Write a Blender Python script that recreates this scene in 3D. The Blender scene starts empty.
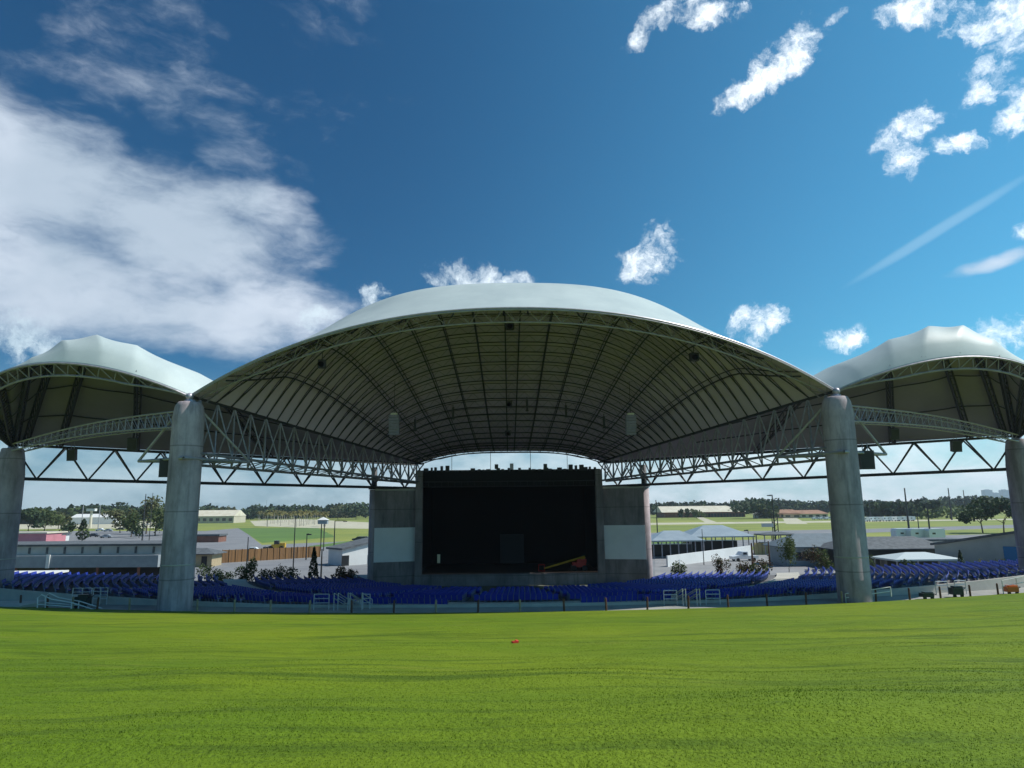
import bpy, math, random
import numpy as np
from mathutils import Vector, Matrix
random.seed(7); rng = np.random.default_rng(7)
S = bpy.context.scene
COL = S.collection
rad = math.radians
# ------------------------------------------------------------ camera
FPX = 683.0
TH, RO, YA = rad(10.3), rad(0.6), rad(0.85)
CAM = Vector((-1.26, 0, 0))
cf = Vector((math.sin(YA)*math.cos(TH), math.cos(YA)*math.cos(TH), math.sin(TH)))
r0 = Vector((math.cos(YA), -math.sin(YA), 0)); u0 = r0.cross(cf)
cr = math.cos(RO)*r0 - math.sin(RO)*u0
cu = math.sin(RO)*r0 + math.cos(RO)*u0
cd = bpy.data.cameras.new('camera'); cam = bpy.data.objects.new('camera', cd); COL.objects.link(cam)
cd.sensor_width = 36; cd.lens = FPX/1024*36; cd.clip_end = 30000; cd.clip_start = 0.1
M4 = Matrix((cr, cu, -cf)).transposed().to_4x4(); M4.translation = CAM
cam.matrix_world = M4; S.camera = cam
def ray(x, y): return cf + cr*((x-512)/FPX) - cu*((y-384)/FPX)
def atY(x, y, Y):
    d = ray(x, y); return CAM + d*(Y/d.y)
def G(x, y, z=-11.0):
    d = ray(x, y); return CAM + d*(z/d.z)
# ------------------------------------------------------------ light
SUN_AZ, SUN_EL = 87.0, 50.0          # azimuth clockwise from +Y
S.view_settings.view_transform = 'Standard'; S.view_settings.look = 'None'
S.view_settings.exposure = 0.45; S.view_settings.gamma = 1.0
sd = Vector((math.sin(rad(SUN_AZ))*math.cos(rad(SUN_EL)), math.cos(rad(SUN_AZ))*math.cos(rad(SUN_EL)), math.sin(rad(SUN_EL))))
sl = bpy.data.lights.new('sun', 'SUN'); sl.energy = 3.7; sl.angle = rad(0.5); sl.color = (1, .955, .88)
so = bpy.data.objects.new('sun', sl); COL.objects.link(so); so.rotation_euler = sd.to_track_quat('Z', 'Y').to_euler()
# ------------------------------------------------------------ world
W = bpy.data.worlds.new('World'); S.world = W; W.use_nodes = True
nt = W.node_tree; N = nt.nodes; L = nt.links
bg = N['Background']; bg.inputs[1].default_value = 0.075
sky = N.new('ShaderNodeTexSky'); sky.sky_type = 'NISHITA'; sky.sun_disc = False
sky.sun_elevation = rad(SUN_EL); sky.sun_rotation = rad(SUN_AZ)
sky.air_density = 1.0; sky.dust_density = 0.7; sky.ozone_density = 3.0
tc = N.new('ShaderNodeTexCoord')
def nd(t, *ins, **kw):
    n = N.new(t)
    for k, v in kw.items(): setattr(n, k, v)
    for i, v in enumerate(ins):
        if v is None: continue
        if isinstance(v, bpy.types.NodeSocket): L.new(v, n.inputs[i])
        else: n.inputs[i].default_value = v
    return n
def mth(op, a, b=None, c=None, clamp=False):
    n = nd('ShaderNodeMath', a, b, c, operation=op); n.use_clamp = clamp; return n.outputs[0]
D = nd('ShaderNodeVectorMath', tc.outputs['Generated'], operation='NORMALIZE').outputs[0]
def noise(vec, scale, detail=6, rough=.55):
    n = N.new('ShaderNodeTexNoise'); L.new(vec, n.inputs['Vector'])
    n.inputs['Scale'].default_value = scale; n.inputs['Detail'].default_value = detail; n.inputs['Roughness'].default_value = rough
    return n
def warp(vec, scale, amp, detail=5, rough=.6):
    n = noise(vec, scale, detail, rough)
    v = nd('ShaderNodeVectorMath', n.outputs['Color'], (.5, .5, .5), operation='SUBTRACT').outputs[0]
    m = nd('ShaderNodeVectorMath', v, operation='SCALE'); m.inputs['Scale'].default_value = amp
    return nd('ShaderNodeVectorMath', vec, m.outputs[0], operation='ADD').outputs[0]
def blobs(vec, lst):
    acc = None
    for (x, y, rx, ry, ang, wgt) in lst:
        c = ray(x, y).normalized(); a = rad(ang)
        t1 = ray(x+rx*math.cos(a), y-rx*math.sin(a)).normalized()-c
        t2 = ray(x+ry*math.sin(a), y+ry*math.cos(a)).normalized()-c
        A = t1/t1.length_squared; B = t2/t2.length_squared
        d1 = nd('ShaderNodeVectorMath', vec, tuple(A), operation='DOT_PRODUCT').outputs['Value']
        d2 = nd('ShaderNodeVectorMath', vec, tuple(B), operation='DOT_PRODUCT').outputs['Value']
        d1 = mth('SUBTRACT', d1, A.dot(c)); d2 = mth('SUBTRACT', d2, B.dot(c))
        s = mth('MULTIPLY_ADD', d2, d2, mth('MULTIPLY', d1, d1))
        v = mth('MULTIPLY_ADD', s, -wgt, wgt)          # wgt*(1-r2)
        acc = v if acc is None else mth('MAXIMUM', acc, v)
    return acc
def mr(v, a, b, c=0., d=1., smooth=True):
    n = N.new('ShaderNodeMapRange'); n.interpolation_type = 'SMOOTHSTEP' if smooth else 'LINEAR'
    L.new(v, n.inputs[0])
    for i, q in enumerate((a, b, c, d)): n.inputs[i+1].default_value = q
    return n.outputs[0]
cum = [(455, 279, 32, 16, 0, 1), (483, 280, 22, 10, 0, 1), (516, 281, 20, 8, 0, 1), (373, 292, 13, 12, 0, 1), (28, 338, 34, 26, 10, 1), (318, 318, 20, 10, 20, .8),
       (650, 256, 26, 24, 30, 1), (642, 268, 20, 15, 0, 1), (762, 326, 22, 14, 0, 1), (745, 322, 10, 9, 0, 1), (846, 337, 24, 10, 10, 1), (1008, 336, 30, 16, 0, 1),
       (800, 50, 34, 18, 50, 1), (770, 76, 30, 15, 30, 1), (738, 96, 32, 9, 22, .9), (828, 22, 14, 6, 40, .8),
       (905, 130, 36, 16, 10, 1), (905, 155, 18, 22, 20, 1), (950, 144, 34, 9, -5, .9), (672, 12, 34, 13, 30, 1), (645, 34, 26, 8, 30, .8), (710, 18, 34, 11, 0, .85),
       (925, 6, 32, 18, 0, 1), (1000, 10, 40, 24, 0, 1.1), (1000, 62, 26, 26, 0, 1), (985, 88, 16, 14, 0, .9), (1018, 112, 22, 24, 0, 1), (1022, 232, 14, 8, 0, .9)]
soft = [(40, 170, 150, 90, -35, 1), (170, 225, 170, 75, -18, 1), (130, 300, 260, 60, -8, 1), (248, 213, 72, 34, -8, .9), (30, 250, 150, 110, 0, 1), (262, 305, 95, 45, -5, 1),
        (40, 50, 130, 50, -30, .05), (185, 0, 60, 30, -20, .22), (360, 30, 50, 44, -50, .06), (190, 48, 40, 30, 0, .05), (230, 150, 60, 30, -30, .2),
        (990, 262, 52, 9, 24, .6), (600, 420, 900, 50, 0, .35)]
vc = warp(warp(D, 9., .035, 3, .5), 38., .03, 7, .68)
f1 = blobs(vc, [(a, b, c*1.18, d*1.22, e, f) for a, b, c, d, e, f in cum])
n1 = noise(vc, 24., 10, .68).outputs[0]
f1 = mth('ADD', f1, mth('MULTIPLY', mth('SUBTRACT', n1, .525), 6.4))
m1 = mr(f1, -.25, 1.7)
mp = N.new('ShaderNodeMapping'); mp.inputs['Scale'].default_value = (1, 1, 2.2); mp.inputs['Rotation'].default_value = (0, rad(-22), 0); L.new(D, mp.inputs[0])
vs = warp(D, 3.5, .10, 5, .5)
f2 = blobs(vs, soft)
n2 = noise(warp(mp.outputs[0], 5., .12, 4, .6), 6., 12, .62).outputs[0]
f2 = mth('ADD', f2, mth('MULTIPLY', mth('SUBTRACT', n2, .50), 2.3))
m2 = mr(f2, -.05, 1.05, 0, .94)
# long faint pale streak low on the right
st = blobs(warp(D, 6., .01, 3, .5), [(935, 232, 135, 7, 36, 1)])
m3 = mr(st, 0., 1., 0, .22)
# high thin veil towards the horizon
sep = nd('ShaderNodeSeparateXYZ', D); Z = sep.outputs[2]; X = sep.outputs[0]
n3 = noise(mp.outputs[0], 10., 7, .6).outputs[0]
m4 = mth('MULTIPLY', mr(Z, .0, .20, 1., 0.), mr(n3, .30, .66, .35, 1.))
# sky colour: nishita deepened by a polariser-like tint, clearer (paler) towards the sun side
tint = N.new('ShaderNodeMix'); tint.data_type = 'RGBA'; tint.blend_type = 'MULTIPLY'; tint.inputs[0].default_value = 1.
L.new(sky.outputs[0], tint.inputs[6])
tr = N.new('ShaderNodeMix'); tr.data_type = 'RGBA'; L.new(mr(X, -.30, .70), tr.inputs[0])
tr.inputs[6].default_value = (.09, .47, .68, 1); tr.inputs[7].default_value = (.36, 1.15, 1.26, 1)
L.new(tr.outputs[2], tint.inputs[7])
col = tint.outputs[2]
def over(base, mask, c):
    n = N.new('ShaderNodeMix'); n.data_type = 'RGBA'; L.new(mask, n.inputs[0]); L.new(base, n.inputs[6])
    if isinstance(c, bpy.types.NodeSocket): L.new(c, n.inputs[7])
    else: n.inputs[7].default_value = (*c, 1)
    return n.outputs[2]
K = 1/.075
cl = N.new('ShaderNodeMix'); cl.data_type = 'RGBA'; L.new(mr(X, -.5, .5), cl.inputs[0])
cl.inputs[6].default_value = (.50*K, .62*K, .70*K, 1); cl.inputs[7].default_value = (1.0*K, 1.06*K, 1.1*K, 1)
hz = N.new('ShaderNodeMix'); hz.data_type = 'RGBA'; L.new(mr(X, -.6, .6), hz.inputs[0]); hz.inputs[6].default_value = (.50*K, .64*K, .68*K, 1); hz.inputs[7].default_value = (.86*K, .92*K, .95*K, 1)
col = over(col, m4, hz.outputs[2])
cs = N.new('ShaderNodeMix'); cs.data_type = 'RGBA'; L.new(mr(noise(vs, 4., 5, .5).outputs[0], .35, .68), cs.inputs[0])
cs.inputs[6].default_value = (.40*K, .48*K, .57*K, 1); cs.inputs[7].default_value = (.62*K, .68*K, .77*K, 1)
col = over(col, m2, cs.outputs[2])
col = over(col, m3, (.5*K, .68*K, .8*K))
col = over(col, m1, cl.outputs[2])
L.new(col, bg.inputs[0])
try: W.cycles.sampling_method = 'MANUAL'; W.cycles.sample_map_resolution = 512
except Exception: pass
# ------------------------------------------------------------ materials
def mat(name, c, rough=.7, metal=0., var=0., vscale=1., c2=None, bump=0., bscale=20., spec=.5, trans=0., stretch=(1, 1, 1), detail=5, thr=(.35, .65), coat=0.):
    m = bpy.data.materials.new(name); m.use_nodes = True
    t = m.node_tree; b = t.nodes['Principled BSDF']
    b.inputs['Base Color'].default_value = (*c, 1); b.inputs['Roughness'].default_value = rough; b.inputs['Metallic'].default_value = metal
    b.inputs['Specular IOR Level'].default_value = spec; b.inputs['Coat Weight'].default_value = coat
    tc = t.nodes.new('ShaderNodeTexCoord'); mp = t.nodes.new('ShaderNodeMapping'); mp.inputs['Scale'].default_value = stretch
    ge = t.nodes.new('ShaderNodeNewGeometry'); t.links.new(ge.outputs['Position'], mp.inputs[0])
    if c2 is None and var: c2 = tuple(max(0, x*(1-var)) for x in c)
    if c2 is not None:
        n = t.nodes.new('ShaderNodeTexNoise'); n.inputs['Scale'].default_value = vscale; n.inputs['Detail'].default_value = detail; n.inputs['Roughness'].default_value = .6
        t.links.new(mp.outputs[0], n.inputs['Vector'])
        r = t.nodes.new('ShaderNodeMapRange'); r.inputs[1].default_value = thr[0]; r.inputs[2].default_value = thr[1]; t.links.new(n.outputs[0], r.inputs[0])
        x = t.nodes.new('ShaderNodeMix'); x.data_type = 'RGBA'; x.inputs[6].default_value = (*c, 1); x.inputs[7].default_value = (*c2, 1)
        t.links.new(r.outputs[0], x.inputs[0]); t.links.new(x.outputs[2], b.inputs['Base Color'])
        m['mix'] = x.name
    if bump:
        n = t.nodes.new('ShaderNodeTexNoise'); n.inputs['Scale'].default_value = bscale; n.inputs['Detail'].default_value = 4
        t.links.new(mp.outputs[0], n.inputs['Vector'])
        bp = t.nodes.new('ShaderNodeBump'); bp.inputs['Strength'].default_value = min(1, bump); bp.inputs['Distance'].default_value = bump*.1
        t.links.new(n.outputs[0], bp.inputs['Height']); t.links.new(bp.outputs[0], b.inputs['Normal'])
    if trans:
        td = t.nodes.new('ShaderNodeBsdfTranslucent'); ms = t.nodes.new('ShaderNodeMixShader'); ms.inputs[0].default_value = trans
        if c2 is not None: t.links.new(x.outputs[2], td.inputs[0])
        else: td.inputs[0].default_value = (*c, 1)
        t.links.new(b.outputs[0], ms.inputs[1]); t.links.new(td.outputs[0], ms.inputs[2]); t.links.new(ms.outputs[0], t.nodes['Material Output'].inputs[0])
    return m
steel = mat('galvanised_steel', (.36, .34, .38), .5, .3, var=.3, vscale=2.)
steel_l = mat('bright_galvanised_steel', (.46, .44, .50), .42, .35, var=.2, vscale=3.)
steel_d = mat('dark_steel', (.035, .037, .04), .55, .2)
black = mat('black_drape', (.004, .004, .004), .95, spec=.05)
boxgrey = mat('speaker_grey', (.075, .08, .09), .6, var=.2)
arrgrey = mat('array_grey', (.28, .275, .40), .5, var=.2, vscale=4)
white = mat('white_paint', (.78, .78, .76), .5, var=.1, vscale=.5)
rail_m = mat('rail_metal', (.55, .58, .6), .35, .4)
wood_l = mat('pale_timber', (.42, .33, .2), .8, var=.3, vscale=4)
wood_d = mat('brown_timber', (.13, .06, .035), .8, var=.3, vscale=4)
asphalt = mat('asphalt', (.16, .165, .18), .9, c2=(.22, .225, .235), vscale=.15, thr=(.3, .7))
concrete = mat('concrete_ground', (.33, .33, .31), .85, c2=(.24, .24, .23), vscale=.4)
pale_conc = mat('pale_concrete', (.52, .50, .44), .85, c2=(.42, .41, .37), vscale=.5)
sand = mat('pale_gravel', (.50, .47, .36), .95, c2=(.40, .38, .27), vscale=.12)
roofgrey = mat('shingle_roof', (.12, .135, .15), .8, c2=(.07, .08, .088), vscale=1.4)
metalroof = mat('metal_roof', (.42, .47, .49), .35, .3, c2=(.34, .39, .42), vscale=.4)
creamroof = mat('cream_roof', (.66, .62, .50), .6, c2=(.55, .50, .38), vscale=.2)
beige = mat('beige_wall', (.45, .36, .22), .8, var=.2)
whitewall = mat('white_wall', (.70, .72, .72), .7, var=.12, vscale=.3)
bluegrey = mat('bluegrey_wall', (.27, .32, .35), .8, c2=(.22, .27, .30), vscale=.3)
darkwin = mat('dark_opening', (.015, .017, .02), .3)
glass = mat('window_glass', (.03, .04, .05), .08, spec=.8)
pink = mat('pink_wall', (.55, .22, .26), .8, var=.2, vscale=.3)
brick = mat('brown_brick', (.24, .11, .08), .85, var=.3, vscale=.5)
orange = mat('orange_paint', (.65, .16, .02), .5)
yellow = mat('yellow_paint', (.62, .36, .03), .45, var=.2)
red = mat('red_paint', (.5, .03, .02), .5)
tyre = mat('tyre', (.02, .02, .02), .9)
bluew = mat('blue_wall', (.02, .17, .38), .6)
bark = mat('bark', (.12, .09, .065), .9, var=.4, vscale=3)
palmbark = mat('palm_trunk', (.55, .50, .42), .9, var=.3, vscale=3)
leafA = mat('leaf_mid', (.055, .085, .022), .8, c2=(.10, .13, .035), vscale=.5, trans=.25)
leafB = mat('leaf_dark', (.025, .05, .018), .8, c2=(.05, .085, .028), vscale=.35, trans=.15)
leafC = mat('leaf_olive', (.13, .125, .045), .8, c2=(.07, .09, .03), vscale=.4, trans=.2)
palmleaf = mat('palm_leaf', (.24, .20, .07), .8, c2=(.13, .14, .045), vscale=.4, trans=.2)
leafR = mat('leaf_reddish', (.11, .045, .04), .8, c2=(.06, .08, .025), vscale=1.5, trans=.2)
seat_blue = mat('seat_blue', (.003, .034, .42), .5, c2=(.002, .025, .31), vscale=.3, spec=.5)
seat_metal = mat('seat_standard', (.20, .24, .34), .5, .2)
far_leaf = mat('far_leaf', (.030, .052, .024), .9, c2=(.06, .085, .030), vscale=.03, spec=.1)
scrub = mat('scrub_leaf', (.16, .20, .045), .9, c2=(.06, .09, .03), vscale=.08)
tanroof = mat('terracotta_roof', (.36, .20, .13), .8, var=.3, vscale=.2)
skyline = mat('glass_tower', (.30, .40, .47), .3, var=.3, vscale=.05)
fabric_top = mat('canopy_top', (.50, .57, .56), .5, c2=(.42, .49, .49), vscale=.25, bump=.25, bscale=.9, spec=.3)
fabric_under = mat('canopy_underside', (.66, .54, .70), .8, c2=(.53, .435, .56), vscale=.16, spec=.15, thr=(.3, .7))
fabric_under2 = mat('side_canopy_underside', (.33, .29, .34), .8, c2=(.25, .22, .26), vscale=.16, spec=.15, thr=(.3, .7))  # same fabric underside, with the side roofs' deeper shade put into its colour
screenm = mat('projection_screen', (.88, .89, .89), .8, var=.07, vscale=.6)

def concrete_mat(name, base, dark, seam=3.05):
    m = bpy.data.materials.new(name); m.use_nodes = True
    t = m.node_tree; b = t.nodes['Principled BSDF']; b.inputs['Roughness'].default_value = .85
    ge = t.nodes.new('ShaderNodeNewGeometry')
    def nz(sc, st, det=6, ro=.65):
        mp = t.nodes.new('ShaderNodeMapping'); mp.inputs['Scale'].default_value = st; t.links.new(ge.outputs['Position'], mp.inputs[0])
        n = t.nodes.new('ShaderNodeTexNoise'); n.inputs['Scale'].default_value = sc; n.inputs['Detail'].default_value = det; n.inputs['Roughness'].default_value = ro
        t.links.new(mp.outputs[0], n.inputs['Vector']); return n.outputs[0]
    def mx(f, a, c, mode='MIX'):
        x = t.nodes.new('ShaderNodeMix'); x.data_type = 'RGBA'; x.blend_type = mode
        for i, v in ((0, f), (6, a), (7, c)):
            if isinstance(v, bpy.types.NodeSocket): t.links.new(v, x.inputs[i])
            else: x.inputs[i].default_value = v
        return x.outputs[2]
    def rg(v, a, c, lo=0, hi=1):
        r = t.nodes.new('ShaderNodeMapRange'); t.links.new(v, r.inputs[0])
        for i, q in enumerate((a, c, lo, hi)): r.inputs[i+1].default_value = q
        return r.outputs[0]
    c = mx(rg(nz(.55, (1, 1, .5)), .38, .62), (*base, 1), (*dark, 1))
    c = mx(rg(nz(1.3, (1, 1, .10)), .50, .70, 0, .75), c, (*[q*.55 for q in dark], 1))    # rain streaks
    c = mx(rg(nz(5., (1, 1, 1)), .58, .7, 0, .35), c, (*[q*.7 for q in base], 1))
    s = t.nodes.new('ShaderNodeSeparateXYZ'); t.links.new(ge.outputs['Position'], s.inputs[0])
    md = t.nodes.new('ShaderNodeMath'); md.operation = 'PINGPONG'; t.links.new(s.outputs[2], md.inputs[0]); md.inputs[1].default_value = seam
    c = mx(rg(md.outputs[0], .0, .09, .65, 0), c, (*[q*.35 for q in dark], 1))
    t.links.new(c, b.inputs['Base Color'])
    bp = t.nodes.new('ShaderNodeBump'); bp.inputs['Strength'].default_value = .35; bp.inputs['Distance'].default_value = .03
    t.links.new(nz(3., (1, 1, 1)), bp.inputs['Height']); t.links.new(bp.outputs[0], b.inputs['Normal'])
    return m
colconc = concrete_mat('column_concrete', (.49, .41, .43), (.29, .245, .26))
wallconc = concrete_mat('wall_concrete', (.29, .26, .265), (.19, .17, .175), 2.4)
# ------------------------------------------------------------ mesh helpers
WL = {}
class MB:
    def __init__(s): s.v = []; s.f = []; s.m = []; s.cur = 0
    def mat(s, i): s.cur = i; return s
    def add(s, vs, fs):
        o = len(s.v); s.v += [tuple(p) for p in vs]; s.f += [tuple(i+o for i in f) for f in fs]; s.m += [s.cur]*len(fs); return s
    def box(s, c, sz, rz=0., tilt=None):
        c = Vector(c); R = Matrix.Rotation(rz, 3, 'Z')
        if tilt is not None: R = R @ Matrix.Rotation(tilt[1], 3, tilt[0])
        hx, hy, hz = (q/2 for q in sz)
        vs = [c + R @ Vector((x*hx, y*hy, z*hz)) for x in (-1, 1) for y in (-1, 1) for z in (-1, 1)]
        return s.add(vs, [(0, 1, 3, 2), (4, 6, 7, 5), (0, 4, 5, 1), (2, 3, 7, 6), (0, 2, 6, 4), (1, 5, 7, 3)])
    def tube(s, p, q, r, r2=None, n=6, cap=False):
        p = Vector(p); q = Vector(q); r2 = r if r2 is None else r2
        d = (q-p)
        if d.length < 1e-6: return s
        d.normalize(); a = d.cross(Vector((0, 0, 1)) if abs(d.z) < .95 else Vector((1, 0, 0))).normalized(); b = d.cross(a)
        vs = []
        for k in range(n):
            t = 2*math.pi*k/n; e = a*math.cos(t)+b*math.sin(t); vs += [p+e*r, q+e*r2]
        fs = [(2*k, 2*((k+1) % n), 2*((k+1) % n)+1, 2*k+1) for k in range(n)]
        if cap: fs += [tuple(2*k for k in range(n-1, -1, -1)), tuple(2*k+1 for k in range(n))]
        return s.add(vs, fs)
    def path(s, pts, r, n=5):
        pts = [Vector(p) for p in pts]; vs = []; 
        for i, p in enumerate(pts):
            d = (pts[min(i+1, len(pts)-1)]-pts[max(i-1, 0)]).normalized()
            a = d.cross(Vector((0, 0, 1)) if abs(d.z) < .95 else Vector((1, 0, 0))).normalized(); b = d.cross(a)
            for k in range(n):
                t = 2*math.pi*k/n; vs.append(p+(a*math.cos(t)+b*math.sin(t))*r)
        fs = [(i*n+k, i*n+(k+1) % n, (i+1)*n+(k+1) % n, (i+1)*n+k) for i in range(len(pts)-1) for k in range(n)]
        return s.add(vs, fs)
    def prism(s, poly, z0, z1):      # poly: list of (x,y)
        n = len(poly); z1 = z1 if isinstance(z1, (list, tuple)) else [z1]*n
        vs = [(x, y, z0) for x, y in poly]+[(x, y, z1[i]) for i, (x, y) in enumerate(poly)]
        return s.add(vs, [tuple(range(n-1, -1, -1)), tuple(range(n, 2*n))]+[(i, (i+1) % n, n+(i+1) % n, n+i) for i in range(n)])
    def grid(s, P, flip=False):      # P[i][j] points
        n = len(P); m = len(P[0]); vs = [p for row in P for p in row]
        fs = [(i*m+j, i*m+j+1, (i+1)*m+j+1, (i+1)*m+j) for i in range(n-1) for j in range(m-1)]
        if flip: fs = [f[::-1] for f in fs]
        return s.add(vs, fs)
    def lathe(s, c, prof, n=24):
        c = Vector(c); vs = []
        for (r, z) in prof:
            for k in range(n):
                t = 2*math.pi*k/n; vs.append((c.x+r*math.cos(t), c.y+r*math.sin(t), c.z+z))
        fs = [(i*n+k, i*n+(k+1) % n, (i+1)*n+(k+1) % n, (i+1)*n+k) for i in range(len(prof)-1) for k in range(n)]
        return s.add(vs, fs)
    def build(s, name, mats, parent=None, smooth=False):
        off = WL.get(parent.name, Vector((0, 0, 0))) if parent else Vector((0, 0, 0))
        me = bpy.data.meshes.new(name)
        me.from_pydata([(p[0]-off.x, p[1]-off.y, p[2]-off.z) for p in s.v], [], s.f)
        for m in (mats if isinstance(mats, (list, tuple)) else [mats]): me.materials.append(m)
        me.polygons.foreach_set('material_index', s.m)
        if smooth: me.polygons.foreach_set('use_smooth', [True]*len(s.f))
        me.update()
        o = bpy.data.objects.new(name, me); COL.objects.link(o); o.parent = parent; WL[o.name] = off
        return o
def T(o, label, cat, group=None):
    o['label'] = label; o['category'] = cat
    if group: o['group'] = group
    return o
def thing(name, loc, label, cat, group=None):
    o = bpy.data.objects.new(name, None); COL.objects.link(o); o.location = loc; o.empty_display_size = .2
    WL[o.name] = Vector(loc); return T(o, label, cat, group)
def struct(o): o['kind'] = 'structure'; return o
def stuff(o, label, cat): o['kind'] = 'stuff'; return T(o, label, cat)
def dup(o, loc=None, rz=None, label=None, scale=None):
    c = o.copy(); COL.objects.link(c)
    if loc is not None: c.location = loc
    if rz is not None: c.rotation_euler = (0, 0, rz)
    if scale is not None: c.scale = (scale,)*3
    if label: c['label'] = label
    for ch in list(o.children):
        k = ch.copy(); COL.objects.link(k); k.parent = c
        for g in list(ch.children):
            q = g.copy(); COL.objects.link(q); q.parent = k
    return c
def lerp(a, b, t): return a+(b-a)*t
def truss(mb, A, B, n, r_ch, r_web, X=False):
    """lattice between two polylines given as functions of t"""
    pa = [Vector(A(i/n)) for i in range(n+1)]; pb = [Vector(B(i/n)) for i in range(n+1)]
    mb.path(pa, r_ch); mb.path(pb, r_ch)
    for i in range(n):
        if i % 2 == 0 or X: mb.tube(pa[i], pb[i+1], r_web, n=4)
        if i % 2 == 1 or X: mb.tube(pb[i], pa[i+1], r_web, n=4)
# ------------------------------------------------------------ ground and lawn
LZ = -8.85
def lawn_edge(x): return 61.7 + x*x/300.
def deck_edge(x): return 65.2 + x*x/300.
def lawn_z(x, y):
    d = lawn_edge(x)-y
    z = LZ + .1167*d
    w = min(1, max(0, d/6.))*min(1, max(.15, (d)/30.))
    z += w*(.05*math.sin(x*.9+2*math.sin(y*.35))*math.sin(y*.8)+.10*math.sin(y*.62+1.3*math.sin(x*.06)+.02*x)+.07*math.sin(y*1.37+.9*math.sin(x*.11+2))+.08*math.sin(x*.09+y*.2))
    return z
# near plain
def sheet(name, poly, z, m, kind=True):
    mb = MB(); n = len(poly); mb.add([(p[0], p[1], z) for p in poly], [tuple(range(n))]); o = mb.build(name, m)
    me = o.data
    if me.polygons[0].normal.z < 0: me.flip_normals()
    return struct(o)
grassfield = mat('field_grass', (.25, .27, .05), .95, c2=(.15, .195, .032), vscale=.012, thr=(.35, .62), detail=8, stretch=(1, 2.5, 1))
greenfield = mat('green_grass', (.10, .185, .03), .95, c2=(.07, .14, .025), vscale=.03)
sheet('ground', [(-6400, -380), (6400, -380), (6400, 6980), (-6400, 6980)], -11.0, grassfield)
# lawn
xs = np.concatenate([np.linspace(-110, -40, 15), np.linspace(-38, 38, 120), np.linspace(40, 110, 15)])
ss = np.concatenate([np.linspace(0, .35, 12), np.linspace(.36, 1, 190)])
mb = MB(); P = []
for s_ in ss:
    row = []
    for x in xs:
        ye = lawn_edge(x); y = -40 + (ye+40)*s_; row.append((x, y, lawn_z(x, y)))
    P.append(row)
mb.grid(P, flip=False)
mb.grid([[(p[0], p[1], -11.05) for p in P[-1]], P[-1]], True); mb.grid([[(r[0][0], r[0][1], -11.05) for r in P], [r[0] for r in P]], True)
mb.grid([[r[-1] for r in P], [(r[-1][0], r[-1][1], -11.05) for r in P]]); mb.grid([P[0], [(p[0], p[1], -11.05) for p in P[0]]])
def lawn_mat(nm='lawn_turf', k=1., bump=True):
    m = bpy.data.materials.new(nm); m.use_nodes = True; t = m.node_tree; b = t.nodes['Principled BSDF']
    b.inputs['Roughness'].default_value = .85; b.inputs['Specular IOR Level'].default_value = .15
    ge = t.nodes.new('ShaderNodeNewGeometry')
    def nz(sc, st, det=6, ro=.6):
        mp = t.nodes.new('ShaderNodeMapping'); mp.inputs['Scale'].default_value = st; t.links.new(ge.outputs['Position'], mp.inputs[0])
        n = t.nodes.new('ShaderNodeTexNoise'); n.inputs['Scale'].default_value = sc; n.inputs['Detail'].default_value = det; n.inputs['Roughness'].default_value = ro
        t.links.new(mp.outputs[0], n.inputs['Vector']); return n.outputs[0]
    def rg(v, a, c, lo=0, hi=1):
        r = t.nodes.new('ShaderNodeMapRange'); t.links.new(v, r.inputs[0])
        for i, q in enumerate((a, c, lo, hi)): r.inputs[i+1].default_value = q
        return r.outputs[0]
    def mx(f, a, c):
        x = t.nodes.new('ShaderNodeMix'); x.data_type = 'RGBA'
        for i, v in ((0, f), (6, a), (7, c)):
            if isinstance(v, bpy.types.NodeSocket): t.links.new(v, x.inputs[i])
            else: x.inputs[i].default_value = v
        return x.outputs[2]
    Kc = lambda *v: (*[q*k for q in v], 1)
    c = mx(rg(nz(.12, (.5, 1, 1), 5), .35, .65), Kc(.110, .180, .009), Kc(.170, .228, .011))
    c = mx(rg(nz(1.5, (.07, 1, 1), 8, .7), .50, .66, 0, .8), c, Kc(.055, .100, .008))  # dark streaks put the shade of turf hollows into the colour
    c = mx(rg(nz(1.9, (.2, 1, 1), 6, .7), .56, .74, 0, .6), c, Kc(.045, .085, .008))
    c = mx(rg(nz(.5, (.3, 1, 1), 7, .7), .60, .76, 0, .6), c, Kc(.21, .22, .035))
    t.links.new(c, b.inputs['Base Color'])
    ad = t.nodes.new('ShaderNodeMath'); ad.operation = 'MULTIPLY_ADD'; t.links.new(nz(14., (1, 1, 1), 3), ad.inputs[0]); ad.inputs[1].default_value = .22; t.links.new(nz(1.6, (.35, 1, 1), 6, .6), ad.inputs[2])
    if not bump: return m
    bp = t.nodes.new('ShaderNodeBump'); bp.inputs['Strength'].default_value = .9; bp.inputs['Distance'].default_value = .28
    t.links.new(ad.outputs[0], bp.inputs['Height']); t.links.new(bp.outputs[0], b.inputs['Normal'])
    return m
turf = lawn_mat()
struct(mb.build('lawn', turf, smooth=True))
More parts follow.
